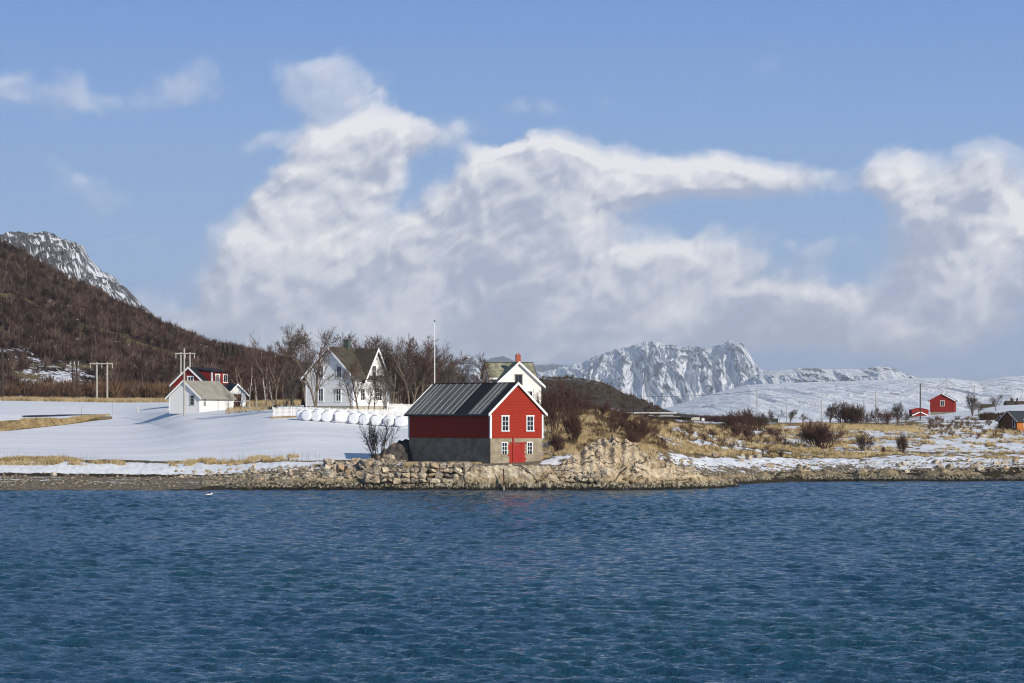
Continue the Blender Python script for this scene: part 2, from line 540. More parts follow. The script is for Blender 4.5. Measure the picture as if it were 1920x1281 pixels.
COLS = {
    -500: zz((262, -2, 0), (278, 0, 0), (286, 908), (292, 894), (294, 889), (301, 868), (309, 860), (360, 822), (362, 806), (371, 803), (380, 795), (450, 765), (520, 751), (560, 747)),
    0:    zz((266, -2, 0), (279, 0, 0), (286, 908), (292, 894), (294, 889), (301, 868), (309, 860), (374, 808), (376.5, 788), (383, 786), (394, 778), (450, 765), (520, 751), (560, 747)),
    120:  zz((266, -2, 0), (279, 0, 0), (286, 908), (292, 894), (294, 889), (301, 868), (309, 860), (405, 796), (407.5, 784), (413, 782), (424, 776.5), (460, 766), (522, 752), (560, 747)),
    205:  zz((266, -2, 0), (279, 0, 0), (286, 908), (292, 895), (294, 890), (301, 869), (309, 861), (434, 783), (436, 779), (441, 777.5), (450, 776), (480, 767), (524, 753), (560, 749)),
    240:  zz((266, -2, 0), (279, 0, 0), (286, 908), (292, 895), (294, 890), (301, 870), (309, 861), (434, 782), (436, 781), (441, 779), (450, 776), (480, 767), (524, 753), (560, 749)),
    330: zz((266, -2, 0), (279, 0, 0), (286, 908), (292, 896), (294, 891), (301, 871), (309, 862), (350, 814), (365, 798.5), (380, 785), (396, 771), (440, 763), (530, 753), (565, 750)),
    440: zz((266, -2, 0), (279, 0, 0), (286, 906), (291, 896), (293, 890), (300, 872), (307, 863), (350, 807), (362, 794), (375, 783), (398, 769), (440, 764), (530, 756), (570, 752)),
    500: zz((268, -2, 0), (281, 0, 0), (285, 904), (289, 894), (292, 884), (298, 869), (304, 862), (350, 793), (356, 785), (362, 775.5), (382, 769), (420, 764), (520, 756), (570, 752)),
    560: zz((268, -2, 0), (281, 0, 0), (285, 903), (289, 893), (292, 882), (297, 868), (303, 862), (351, 789), (357, 784), (363, 777), (382, 768), (420, 762), (520, 756), (570, 752)),
    660: zz((268, -2, 0), (281, 0, 0), (284, 900), (287, 886), (290, 876), (295, 869), (303, 861), (350, 796), (357, 790), (363, 783), (382, 768), (420, 763), (520, 757), (570, 754)),
    740: zz((268, -2, 0), (281, 0, 0), (282.2, 900), (283.5, 886), (285, 872), (294, 868), (303, 858), (349, 801), (357, 792), (363, 785), (384, 772), (420, 765), (520, 760), (570, 757)),
    775:  zz((268, -2, 0), (280.4, 0, 0), (281.2, .9, 0), (281.8, 2.1, 0), (282.6, 2.6, 0), (286, 2.64, 0), (301, 2.75, 0), (348, 802), (357, 793), (363, 785), (386, 774), (420, 768), (520, 762), (570, 758)),
    1010: zz((268, -2, 0), (280.2, 0, 0), (281.0, .9, 0), (281.6, 2.0, 0), (282.4, 2.5, 0), (286, 2.62, 0), (297, 2.75, 0), (316, 812), (328, 796), (342, 780), (380, 768), (420, 766), (520, 764), (570, 762)),
    1060: zz((268, -2, 0), (281, 0, 0), (282, .9, 0), (283, 2, 0), (284.5, 872), (290, 858), (297, 838), (313, 806), (327, 790), (342, 772), (360, 768), (420, 770), (520, 769), (570, 768)),
    1130: zz((268, -2, 0), (283, 0, 0), (285, 905), (287, 890), (289, 878), (293, 858), (299, 836), (314, 812), (328, 797), (343, 783), (362, 775), (420, 776), (520, 779), (570, 779)),
    1200: zz((268, -2, 0), (284, 0, 0), (287, 905), (290, 892), (293, 880), (298, 862), (305, 845), (320, 824), (334, 810), (350, 798), (370, 788), (430, 788), (520, 790), (570, 791)),
    1280: zz((272, -2, 0), (288, 0, 0), (292, 905), (296, 895), (301, 884), (308, 870), (316, 857), (332, 843), (346, 828), (364, 812), (392, 801), (450, 797), (520, 794), (570, 793)),
    1380: zz((285, -2, 0), (302, 0, 0), (307, 902), (312, 892), (319, 882), (328, 871), (338, 861), (354, 847), (370, 834), (394, 819), (430, 804), (480, 796), (540, 794), (570, 794)),
    1500: zz((300, -2, 0), (320, 0, 0), (325, 892), (329, 886), (333, 878), (338, 871), (345, 862), (360, 850), (376, 838), (402, 820), (440, 800), (480, 795.5), (540, 794), (570, 794)),
    1620: zz((300, -2, 0), (320, 0, 0), (325, 892), (329, 886), (333, 879), (338, 872), (346, 862), (362, 850), (378, 838), (404, 820), (442, 803), (480, 795), (540, 790), (575, 789)),
    1720: zz((300, -2, 0), (321, 0, 0), (325, 891), (329, 884), (333, 876), (338, 870), (346, 862), (362, 851), (378, 839), (404, 822), (440, 807), (480, 793), (560, 783), (600, 781)),
    1790: zz((300, -2, 0), (322, 0, 0), (325, 889), (329, 881), (333, 873), (338, 868), (346, 862), (362, 851), (378, 840), (404, 823), (440, 808), (480, 796), (560, 779), (600, 776)),
    1850: zz((300, -2, 0), (323, 0, 0), (325, 888), (329, 880), (333, 872), (338, 868), (346, 862), (362, 852), (378, 841), (404, 825), (440, 812), (475, 800), (560, 772), (600, 764)),
    1920: zz((300, -2, 0), (323, 0, 0), (325, 888), (329, 879), (333, 872), (338, 868), (346, 862), (362, 853), (378, 843), (404, 828), (440, 812), (475, 803), (560, 768), (600, 758)),
    2500: zz((300, -2, 0), (323, 0, 0), (325, 888), (329, 879), (333, 872), (338, 868), (346, 862), (362, 853), (378, 843), (404, 828), (440, 812), (475, 800), (560, 768), (600, 755)),
}
_cx = np.array(sorted(COLS), float)
_ct = np.array([COLS[int(c)] for c in _cx])          # (ncol, 14, 2)
_nst = _ct.shape[1]
# the same stations on a fine, smoothed set of columns so that the land has no creases
_fx = np.arange(_cx[0], _cx[-1] + 1, 4.0)
_ft = np.stack([[np.interp(_fx, _cx, _ct[:, k, j]) for j in (0, 1)] for k in range(_nst)], 0)      # (14, 2, n)
_kw = np.exp(-(np.arange(-28, 29) * 4.0 / 32) ** 2 / 2); _kw /= _kw.sum()
_ft = np.array([[np.convolve(np.pad(q, 28, 'edge'), _kw, 'valid') for q in k] for k in _ft])


def col_stations(px):
    """(n,14) distances and heights for columns px"""
    px = np.clip(np.asarray(px, float), _cx[0], _cx[-1])
    Ys = np.stack([np.interp(px, _fx, _ft[k, 0]) for k in range(_nst)], -1)
    Zs = np.stack([np.interp(px, _fx, _ft[k, 1]) for k in range(_nst)], -1)
    return Ys, Zs


def land_noise(x, y, px, r):
    """small relief, metres; r = station index"""
    heath = smooth(1000, 1100, px) * smooth(3.5, 5.5, r)
    shore = smooth(0.5, 1.5, r) * (1 - smooth(5.0, 6.2, r))
    barn = smooth(720, 780, px) * (1 - smooth(990, 1040, px)) * (1 - smooth(6, 6.6, r))
    n = 0.10 * fbm(x / 22, y / 22, 3, seed=3)
    n = n + heath * (0.75 * fbm(x / 16, y / 16, 4, seed=11) + 0.30 * fbm(x / 3.0, y / 3.0, 3, seed=12, ridged=True)) * (1 - .65 * smooth(9, 11, r))
    n = n + shore * (1 - barn) * (0.25 * fbm(x / 3, y / 3, 4, seed=5) + 0.16 * fbm(x / .9, y / .9, 3, seed=6, ridged=True))
    return n * (1 - 0.9 * barn)


def ground_z(x, y):
    px = x / y * F + 960
    Ys, Zs = col_stations(np.array([px]))
    r = np.interp(y, Ys[0], np.arange(_nst))
    return float(np.interp(y, Ys[0], Zs[0]) + land_noise(np.array([x]), np.array([y]), np.array([px]), np.array([r]))[0])


def ground_zv(x, y):
    x = np.asarray(x, float); y = np.asarray(y, float)
    px = x / y * F + 960
    Ys, Zs = col_stations(px)
    k = np.clip((Ys <= y[:, None]).sum(1) - 1, 0, _nst - 2)
    i = np.arange(len(x))
    t = (y - Ys[i, k]) / (Ys[i, k + 1] - Ys[i, k])
    z = Zs[i, k] + t * (Zs[i, k + 1] - Zs[i, k])
    return z + land_noise(x, y, px, k + t), k + t


def land_material():
    m, T, bs = new_mat("land")
    p = T.pos()
    snow = T.attr('snow'); rock = T.attr('rock'); weed = T.attr('weed'); ditch_shade = T.attr('ditch_shade')
    big = T.noise(p, 0.16, 5, 0.6); mid = T.noise(p, 0.9, 5, 0.65); fine = T.noise(p, 5.0, 5, 0.65)
    straw = T.mix(T.rng(mid, .35, .65), (0.17, 0.115, 0.05), (0.34, 0.25, 0.125))
    straw = T.mix(T.rng(big, .42, .62), straw, (0.11, 0.085, 0.035))
    straw = T.mix(T.rng(fine, .5, .75), straw, (0.07, 0.045, 0.025))
    rk = T.mix(T.rng(mid, .35, .7), (0.26, 0.205, 0.14), (0.44, 0.37, 0.28))
    rk = T.mix(T.rng(fine, .45, .62), (0.10, 0.085, 0.06), rk)
    c = T.mix(T.rng(T.math('ADD', rock, T.math('MULTIPLY', T.math('SUBTRACT', mid, .5), 1.2)), .4, .6), straw, rk)
    sn = T.math('ADD', snow, T.math('MULTIPLY', T.math('SUBTRACT', mid, .5), T.attr('patch')))
    sn = T.math('ADD', sn, T.math('MULTIPLY', T.math('SUBTRACT', fine, .5), T.math('MULTIPLY', T.attr('patch'), .45)))
    sm = T.rng(sn, .46, .54)
    c = T.mix(sm, c, snow_color(T, p))
    wc = T.mix(T.rng(fine, .35, .7), (0.012, 0.010, 0.006), (0.075, 0.055, 0.025))
    wm = T.rng(T.math('ADD', weed, T.math('MULTIPLY', T.math('SUBTRACT', mid, .5), .7)), .42, .58)
    c = T.mix(wm, c, wc)
    c = T.mix(T.rng(ditch_shade, .4, .6), c, (0.035, 0.036, 0.040))
    T.put(bs.inputs['Base Color'], c)
    T.put(bs.inputs['Roughness'], T.mixf(sm, 0.9, 0.75))
    bs.inputs['Specular IOR Level'].default_value = 0.15
    h = T.math('ADD', T.math('MULTIPLY', fine, T.mixf(sm, 1.0, 0.15)), T.math('MULTIPLY', mid, T.mixf(sm, 1.0, .35)))
    h = T.math('ADD', h, T.math('MULTIPLY', T.noise(T.mapping(p, rot=(0, 0, .3), scale=(.12, .5, .2)), 1.0, 5, .6), .5))
    T.put(bs.inputs['Normal'], T.bump(h, 0.7, 0.25))
    return m


LAND = land_material()


def build_ground():
    pxs = np.concatenate([np.linspace(-1100, -150, 60), np.linspace(-140, 2060, 880), np.linspace(2070, 3000, 60)])
    nsub = [6, 10, 14, 6, 12, 14, 50, 14, 12, 22, 34, 34, 16]
    rr = np.concatenate([np.arange(n) / n + k for k, n in enumerate(nsub)] + [[13.0]])
    Ys, Zs = col_stations(pxs)
    k = np.minimum(rr.astype(int), _nst - 2); t = rr - k
    Y = Ys[:, k] * (1 - t) + Ys[:, k + 1] * t
    Z = Zs[:, k] * (1 - t) + Zs[:, k + 1] * t
    # far rows: falls away to the plain and runs to the horizon
    for yy, f in ((640, .9), (800, .55), (1100, .2), (1500, .08), (6000, .05), (30000, .05)):
        Y = np.concatenate([Y, np.full((len(pxs), 1), yy)], 1)
        Z = np.concatenate([Z, Zs[:, -1:] * f], 1)
    rr = np.concatenate([rr, 13 + np.arange(1, 7)])
    U = ((pxs - 960) / F)[:, None]
    Xc = U * Y
    PX = np.broadcast_to(pxs[:, None], Y.shape); R = np.broadcast_to(rr[None], Y.shape)
    Z = Z + land_noise(Xc, Y, PX, R) * (R <= 13)
    right = smooth(1000, 1060, PX)
    nbig = fbm(Xc / 6, Y / 10, 4, seed=21)
    # snow cover
    snow_l = smooth(5.3, 6.0, R + .9 * fbm(Xc / 6, Y / 3, 3, seed=31)) + smooth(3.6, 4.2, R) * (1 - smooth(4.95, 5.2, R)) * .95
    emb = (smooth(6.9, 7.02, R) * (1 - smooth(7.9, 8.0, R))) * (1 - smooth(200, 222, PX))
    snow_l = snow_l * (1 - emb)
    snow_l = snow_l * (1 - .8 * smooth(12.0, 12.3, R) * (R < 14))
    snow_r = .44 + 1.0 * nbig + .8 * fbm(Xc / 1.6, Y / 2.6, 3, seed=26) + .16 * smooth(1500, 1750, PX) + .26 * smooth(4.0, 4.6, R) * (1 - smooth(5.5, 6.3, R)) - .18 * (1 - smooth(1150, 1300, PX)) \
        - .25 * smooth(5.8, 6.2, R) * (1 - smooth(6.8, 7.4, R)) - .35 * smooth(9.6, 10.1, R) * (1 - smooth(11, 11.5, R)) * (1 - smooth(1700, 1800, PX))
    # snowy hollow between the thickets and the snowy strip under the far cottages
    snow_r = snow_r + .6 * np.exp(-((PX - 1490) / 28) ** 2 - ((R - 9.4) / .7) ** 2) + .5 * smooth(11.6, 12.3, R) * smooth(1740, 1800, PX)
    snow = snow_l * (1 - right) + snow_r * right
    pad = smooth(755, 775, PX) * (1 - smooth(1005, 1030, PX))
    snow = np.where(R < 6.0, snow * (1 - pad) + pad * (.30 + .5 * fbm(Xc / 1.5, Y / 1.5, 3, seed=41)), snow)
    snow = np.where((R < 3.5), .30 + 1.7 * (fbm(Xc / 7, Y / .7, 3, seed=42) - .06) * (R > 1.9), snow)
    snow = np.where(R > 13, 1, snow)
    patch = (.12 + .5 * (1 - smooth(5.6, 6.3, R))) * (1 - right) + .95 * right
    patch = np.where(R > 13, 0.1, patch)
    rock = np.where(R < 4.5, .9, .1) * np.ones_like(R)
    rock = rock + .35 * right * (1 - smooth(5.5, 6.5, R)) + .6 * pad * (R < 6)
    weed_top = 1.45 + .4 * smooth(380, 460, PX) * (1 - smooth(700, 800, PX)) + 1.6 * smooth(1350, 1450, PX) - .4 * (1 - smooth(300, 420, PX))
    weed = 1 - smooth(weed_top - .5, weed_top + .4, R + .35 * fbm(Xc / 2.5, Y / 2.5, 3, seed=51))
    weed = np.maximum(weed, (1 - smooth(150, 700, PX)) * (smooth(2.9, 3.0, R) * (1 - smooth(3.75, 3.95, R))) * 1.0)
    # dark strip beyond the road, painted for the ditch lying in shade
    ditch_shade = (1 - smooth(175, 200, PX)) * smooth(20, 60, PX) * smooth(9.15, 9.3, R) * (1 - smooth(9.75, 9.85, R))
    ditch_shade = np.where(PX > 60, ditch_shade, ditch_shade * .9)
    nc = Y.shape[1]
    vv = np.stack([Xc, Y, Z], -1).reshape(-1, 3)
    o = np_mesh("ground", vv, grid_faces(Y.shape[0], nc)[:, ::-1], LAND, shade=True,
                attrs=dict(snow=snow, rock=rock, weed=weed, ditch_shade=ditch_shade, patch=patch))
    tag(o, kind='structure')


build_ground()


# ------------------------------------------------------------------ hills and mountains
def ridge_sheet(name, sil, Yf, Yc, zfoot, material, npx=500, nr=110, relief=0.05, rough_px=2.0, seed=1, gully=(14, 2.2),
                power=1.0, back=0.25, extra=None, pxr=None, foot_py=None):
    """a mountain side: foot at distance Yf, skyline at Yc given as photo columns/rows; real relief added along it"""
    sx = np.array([s[0] for s in sil], float); sy = np.array([s[1] for s in sil], float)
    pxs = np.linspace(pxr[0] if pxr else sx[0], pxr[1] if pxr else sx[-1], npx)
    py = np.interp(pxs, sx, sy) + rough_px * fbm(pxs / 14, pxs * 0, 4, seed=seed + 50, gain=.6)
    zc = Zp(py, Yc)
    t = np.linspace(0, 1, nr)
    tb = np.linspace(0, 1, max(8, nr // 5))[1:]
    T_ = np.concatenate([t, 1 + tb * back])
    Yg = Yf + (Yc - Yf) * T_
    prof = np.where(T_ <= 1, np.clip(T_, 0, 1) ** power, 1 - (T_ - 1) * 1.6)
    Z = zfoot + (zc[:, None] - zfoot) * prof[None]
    H = (zc[:, None] - zfoot)
    U = (pxs[:, None] - 960) / F
    Xc = U * Yg[None]
    S = np.broadcast_to(T_[None], Z.shape)
    # relief: gullies run down the slope, widening; vanishes at the skyline itself
    L = (Yc - Yf)
    wx = Xc / (abs(X(1100, Yc) - X(960, Yc)) * gully[0] / 140)
    warp = fbm(wx * .6, S * 2.2, 3, seed=seed + 9) * 1.3
    rg = fbm(wx + warp, S * gully[1] + warp * .5, 6, seed=seed, ridged=True, gain=.55)
    env = np.sin(np.clip(S, 0, 1) * np.pi) ** .6
    Z = Z + H * relief * rg * env * np.where(S > 1, .3, 1)
    Z = np.where(S <= 0, zfoot, Z)
    dY = -L * relief * .5 * rg * env
    V = np.stack([Xc, np.broadcast_to(Yg[None], Z.shape) + dY, Z], -1)
    att = dict(gul=rg, s=np.clip(S, 0, 1), px=np.broadcast_to(pxs[:, None], Z.shape) / 1000)
    o = np_mesh(name, V.reshape(-1, 3), grid_faces(*Z.shape)[:, ::-1], material, shade=True, attrs=att)
    tag(o, kind='structure')
    return o


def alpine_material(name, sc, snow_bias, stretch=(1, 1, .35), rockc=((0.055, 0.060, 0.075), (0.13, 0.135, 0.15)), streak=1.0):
    m, T, bs = new_mat(name)
    p = T.pos()
    q = T.mapping(p, scale=tuple(sc * s for s in stretch))
    n = T.noise(q, 1.0, 9, 0.62, ntype='FBM')
    n2 = T.noise(q, 4.3, 7, 0.65)
    gul = T.attr('gul')
    nz = T.new('ShaderNodeSeparateXYZ'); T.put(nz.inputs[0], T.new('ShaderNodeNewGeometry').outputs['Normal'])
    v = T.math('ADD', T.math('MULTIPLY', T.math('SUBTRACT', n, .5), 2.2), T.math('MULTIPLY', T.math('SUBTRACT', n2, .5), 1.3))
    v = T.math('SUBTRACT', v, T.math('MULTIPLY', gul, streak))
    v = T.math('ADD', v, snow_bias if not callable(snow_bias) else snow_bias(T))
    sm = T.rng(v, -.06, .06)
    rk = T.mix(T.rng(n2, .35, .65), rockc[0], rockc[1])
    c = T.mix(sm, rk, (0.82, 0.84, 0.88))
    T.put(bs.inputs['Base Color'], c)
    bs.inputs['Roughness'].default_value = 0.85
    bs.inputs['Specular IOR Level'].default_value = 0.1
    T.put(bs.inputs['Normal'], T.bump(T.math('ADD', n, T.math('MULTIPLY', n2, .4)), .9, 1.2 / sc * .35))
    return m


SIL_BIG = [(940, 705), (1000, 700), (1018, 698), (1050, 690), (1088, 682), (1115, 669), (1142, 659), (1170, 653), (1197, 645), (1224, 640), (1251, 646), (1278, 650),
           (1305, 652), (1335, 652), (1354, 644), (1365, 638), (1380, 642), (1392, 647), (1402, 662), (1411, 678), (1424, 692), (1449, 700), (1500, 720), (1560, 745)]
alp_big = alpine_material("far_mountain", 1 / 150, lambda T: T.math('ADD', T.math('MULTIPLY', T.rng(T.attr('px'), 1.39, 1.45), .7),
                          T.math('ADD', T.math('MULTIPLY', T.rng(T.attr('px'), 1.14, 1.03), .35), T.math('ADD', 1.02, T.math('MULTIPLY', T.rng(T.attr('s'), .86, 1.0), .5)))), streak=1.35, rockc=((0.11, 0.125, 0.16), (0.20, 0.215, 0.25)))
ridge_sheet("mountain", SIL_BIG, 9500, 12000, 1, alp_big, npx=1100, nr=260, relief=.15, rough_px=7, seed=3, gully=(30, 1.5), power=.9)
SIL_R2 = [(1300, 770), (1360, 740), (1400, 712), (1425, 699), (1449, 696), (1500, 690), (1541, 692), (1622, 692), (1644, 687), (1671, 689), (1698, 701), (1720, 708), (1801, 716), (1900, 730)]
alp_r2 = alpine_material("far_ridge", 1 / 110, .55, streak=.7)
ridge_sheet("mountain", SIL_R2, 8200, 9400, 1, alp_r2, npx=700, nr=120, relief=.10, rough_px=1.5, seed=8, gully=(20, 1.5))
SIL_SN = [(1180, 785), (1260, 762), (1330, 740), (1400, 722), (1508, 717), (1590, 715), (1725, 709), (1779, 710), (1828, 716), (1860, 711), (1882, 707), (1920, 705), (2100, 690), (2500, 700)]
alp_sn = alpine_material("snow_moor", 1 / 38, lambda T: T.math('ADD', .62, T.math('MULTIPLY', T.rng(T.attr('s'), .45, .8), .8)), stretch=(.5, .35, 1.4), streak=.25,
                         rockc=((0.10, 0.11, 0.14), (0.25, 0.26, 0.29)))
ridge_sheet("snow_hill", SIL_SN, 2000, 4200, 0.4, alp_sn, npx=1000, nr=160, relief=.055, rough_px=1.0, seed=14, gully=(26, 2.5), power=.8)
# low distant ranges between the two white houses
SIL_L1 = [(700, 705), (780, 690), (830, 682), (853, 673), (865, 669), (877, 667), (890, 670), (905, 680), (940, 690), (985, 700)]
alp_l = alpine_material("far_left", 1 / 120, .5)
ridge_sheet("mountain", SIL_L1, 9000, 10200, 1, alp_l, npx=260, nr=70, relief=.1, seed=17, gully=(20, 1.5))
SIL_L2 = [(840, 690), (885, 680), (903, 675), (923, 671), (943, 668), (965, 677), (990, 684), (1017, 684), (1040, 683), (1060, 685), (1110, 690), (1180, 700)]
alp_l2 = alpine_material("distant_left", 1 / 800, -.1, streak=.3)
ridge_sheet("mountain", SIL_L2, 14500, 16500, 1, alp_l2, npx=260, nr=60, relief=.06, seed=19, gully=(30, 1.5))
# rocky snow peak behind the wooded slope
SIL_PK = [(-420, 520), (-200, 470), (-60, 452), (7, 442), (22, 437), (60, 440), (94, 439), (124, 453), (157, 462), (169, 486), (191, 509), (210, 518), (240, 544), (268, 573), (300, 600), (360, 650), (420, 720)]
alp_pk = alpine_material("rock_peak", 1 / 24, lambda T: T.math('ADD', .07, T.math('MULTIPLY', T.rng(T.attr('px'), -.1, .25), .22)), stretch=(1, 1, .55), streak=.5,
                         rockc=((0.05, 0.05, 0.055), (0.17, 0.165, 0.165)))
ridge_sheet("mountain", SIL_PK, 1500, 2300, 5, alp_pk, npx=700, nr=260, relief=.14, rough_px=4, seed=23, gully=(22, 3), power=1.0)


def wood_floor_material():
    m, T, bs = new_mat("wood_floor")
    p = T.pos()
    n = T.noise(p, .035, 6, .62); n2 = T.noise(p, .22, 6, .65); n3 = T.noise(p, 1.2, 4, .6)
    c = T.mix(T.rng(n2, .35, .65), (0.034, 0.022, 0.018), (0.062, 0.040, 0.030))
    c = T.mix(T.rng(n, .52, .62), c, (0.17, 0.135, 0.065))
    c = T.mix(T.rng(n3, .5, .7), c, (0.03, 0.02, 0.017))
    sn = T.math('ADD', T.math('MULTIPLY', n2, .55), T.math('MULTIPLY', n3, .45))
    sn = T.math('ADD', sn, T.math('MULTIPLY', T.math('SUBTRACT', T.noise(T.mapping(p, scale=(1, .4, 1)), .018, 3, .5), .5), .7))
    c = T.mix(T.rng(T.math('ADD', sn, T.attr('lowsnow')), .60, .63), c, (0.78, 0.80, 0.85))
    T.put(bs.inputs['Base Color'], c)
    bs.inputs['Roughness'].default_value = .95
    bs.inputs['Specular IOR Level'].default_value = 0.05
    T.put(bs.inputs['Normal'], T.bump(T.math('ADD', n2, T.math('MULTIPLY', n3, .5)), 1.0, 2.0))
    return m


WOODF = wood_floor_material()
SIL_H = [(-700, 340), (-300, 390), (-100, 432), (0, 461), (37, 477), (75, 500), (112, 521), (150, 539), (187, 555), (225, 577), (262, 590), (290, 606), (320, 620), (350, 635), (400, 655),
         (440, 660), (500, 676), (560, 692), (640, 705), (760, 725), (880, 745), (960, 770)]


def hill_h(px, s, Yf, Yc, sil, zf, seed, amp):
    sx = [a[0] for a in sil]; sy = [a[1] for a in sil]
    zc = Zp(np.interp(px, sx, sy), Yc)
    Y = Yf + (Yc - Yf) * s
    xx = (px - 960) / F * Y
    zf_ = zf(px) if callable(zf) else zf
    prof = np.where(s <= 1, np.clip(s, 0, 1), 1 - (s - 1) * 1.2)
    z = zf_ + (zc - zf_) * prof
    env = np.sin(np.clip(s, 0, 1) * np.pi) ** .7 + .12
    z = z + amp * env * (fbm(xx / 55, Y / 55, 5, seed=seed) + .35 * fbm(xx / 14, Y / 14, 4, seed=seed + 5, ridged=True))
    return xx, Y, z


def hill_sheet(name, sil, Yf, Yc, zf, seed, amp, material, npx, nr, lowsnow=None):
    pxs = np.linspace(sil[0][0], sil[-1][0], npx); ss = np.concatenate([np.linspace(0, 1, nr), [1.1, 1.25, 1.5]])
    PX, S = np.meshgrid(pxs, ss, indexing='ij')
    xx, Y, z = hill_h(PX, S, Yf, Yc, sil, zf, seed, amp)
    ls = lowsnow(PX, S) if lowsnow else np.zeros_like(S)
    o = np_mesh(name, np.stack([xx, Y, z], -1).reshape(-1, 3), grid_faces(*z.shape)[:, ::-1], material, shade=True, attrs=dict(lowsnow=ls))
    tag(o, kind='structure')
    return o


def hz_foot(px):
    return Zp(753, 528) + 0 * np.asarray(px, float)


def low_snow_mask(PX, S):
    return .13 * np.exp(-((PX - 110) / 90) ** 2 - ((S - .10) / .10) ** 2) + .09 * np.exp(-((PX - 300) / 50) ** 2 - ((S - .08) / .05) ** 2) - .02 \
        + .03 * np.exp(-((PX - 60) / 110) ** 2 - ((S - .75) / .2) ** 2)


hill_sheet("hillside", SIL_H, 522, 900, hz_foot, 61, 5.0, WOODF, 700, 200, low_snow_mask)
SIL_M = [(860, 745), (920, 722), (985, 712), (1010, 709), (1040, 707), (1070, 707), (1090, 710), (1115, 714), (1145, 723), (1170, 739), (1190, 745), (1210, 756), (1230, 765), (1270, 780), (1300, 790)]


def moor_material():
    m, T, bs = new_mat("moor_hill")
    p = T.pos()
    n = T.noise(p, .12, 6, .62); n2 = T.noise(p, .9, 6, .68)
    c = T.mix(T.rng(n2, .35, .65), (0.035, 0.025, 0.016), (0.10, 0.075, 0.042))
    c = T.mix(T.rng(n, .5, .62), c, (0.07, 0.05, 0.035))
    sn = T.math('ADD', T.math('ADD', T.math('MULTIPLY', n2, .55), T.math('MULTIPLY', n, .2)), T.attr('lowsnow'))
    c = T.mix(T.rng(sn, .455, .475), c, (0.78, 0.80, 0.85))
    T.put(bs.inputs['Base Color'], c)
    bs.inputs['Roughness'].default_value = .95
    T.put(bs.inputs['Normal'], T.bump(n2, 1.0, 2.0))
    return m


hill_sheet("moor_hill", SIL_M, 580, 720, 7.5, 71, 2.2, moor_material(), 300, 100,
           lambda PX, S: .09 * smooth(.75, .95, S) * (1 - smooth(1100, 1150, PX)) + .12 * np.exp(-((PX - 1150) / 22) ** 2 - ((S - .18) / .03) ** 2) - .02)


# ------------------------------------------------------------------ water
def build_water():
    m, T, bs = new_mat("sea")
    p = T.pos()
    bs.inputs['Base Color'].default_value = (0.010, 0.050, 0.085, 1)
    T.put(bs.inputs['Base Color'], T.mix(T.rng(T.noise(p, .03, 3, .5), .35, .65), (0.009, 0.046, 0.090), (0.009, 0.054, 0.086)))
    bs.inputs['Roughness'].default_value = 0.08
    bs.inputs['IOR'].default_value = 1.333
    q = T.mapping(p, rot=(0, 0, math.radians(12)), scale=(.85, 1.0, 1))
    n1 = T.noise(q, 2.6, 4, .6, dist=.4)
    n2 = T.noise(q, 9.0, 3, .6)
    h = T.math('ADD', T.math('MULTIPLY', n1, .26), T.math('MULTIPLY', n2, .07))
    T.put(bs.inputs['Normal'], T.bump(h, 1.0, 1.0))
    # wind waves as real relief, long gentle ones and short steep ones
    Y = np.concatenate([np.linspace(30, 62, 50)[:-1], 62 * (345 / 62) ** np.linspace(0, 1, 1150)])
    nx = 1000
    u = np.concatenate([np.linspace(-.42, -.205, 60)[:-1], np.linspace(-.205, .205, nx), np.linspace(.205, .42, 60)[1:]])
    Xg = Y[:, None] * u[None]; Yg = np.broadcast_to(Y[:, None], Xg.shape)
    rs = np.random.RandomState(5)
    Zg = np.zeros_like(Xg)
    for i in range(72):
        lam = .32 * (2.8 / .32) ** rs.rand()
        th = math.radians(78) + rs.randn() * .52
        a = .0112 * lam ** .75
        kx, ky = 2 * np.pi / lam * math.cos(th), 2 * np.pi / lam * math.sin(th)
        ph = rs.rand() * 6.28
        s = np.sin(kx * Xg + ky * Yg + ph)
        # grid cannot carry the short waves far out
        fade = np.clip(lam / (.0045 * Yg), 0, 1) ** 1.5
        Zg += a * fade * (s + .25 * (s * s - .5))
    gust = 0.85 + 1.0 * fbm(Xg / 22, Yg / 60, 4, seed=90)
    Zg *= np.clip(gust, .4, 1.5) * .78
    Zg *= (1 - .6 * smooth(300, 345, Yg))
    V = np.stack([Xg, Yg, Zg], -1).reshape(-1, 3)
    o = np_mesh("water", V, grid_faces(*Xg.shape), m, shade=True)
    tag(o, kind='structure')
    # the sea around and behind that stretch
    mb = MB()
    r = 8000
    mb.poly([(-r, -3000, -.35), (r, -3000, -.35), (r, 400, -.35), (-r, 400, -.35)], [(0, 1, 2, 3)])
    o2 = mb.build("water", m); tag(o2, kind='structure')


build_water()


def build_haze():
    m = bpy.data.materials.new("haze"); m.use_nodes = True
    T = NT(m.node_tree); T.n.clear()
    pv = T.new('ShaderNodeVolumePrincipled'); out = T.new('ShaderNodeOutputMaterial')
    pv.inputs['Color'].default_value = (0.80, 0.89, 1.0, 1)
    pv.inputs['Density'].default_value = 4.6e-5
    pv.inputs['Anisotropy'].default_value = 0.0
    T.l.new(pv.outputs[0], out.inputs['Volume'])
    mb = MB(); mb.box(-9000, 9000, -60, 31000, -4, 420)
    o = mb.build("haze", m); tag(o, kind='stuff')


build_haze()

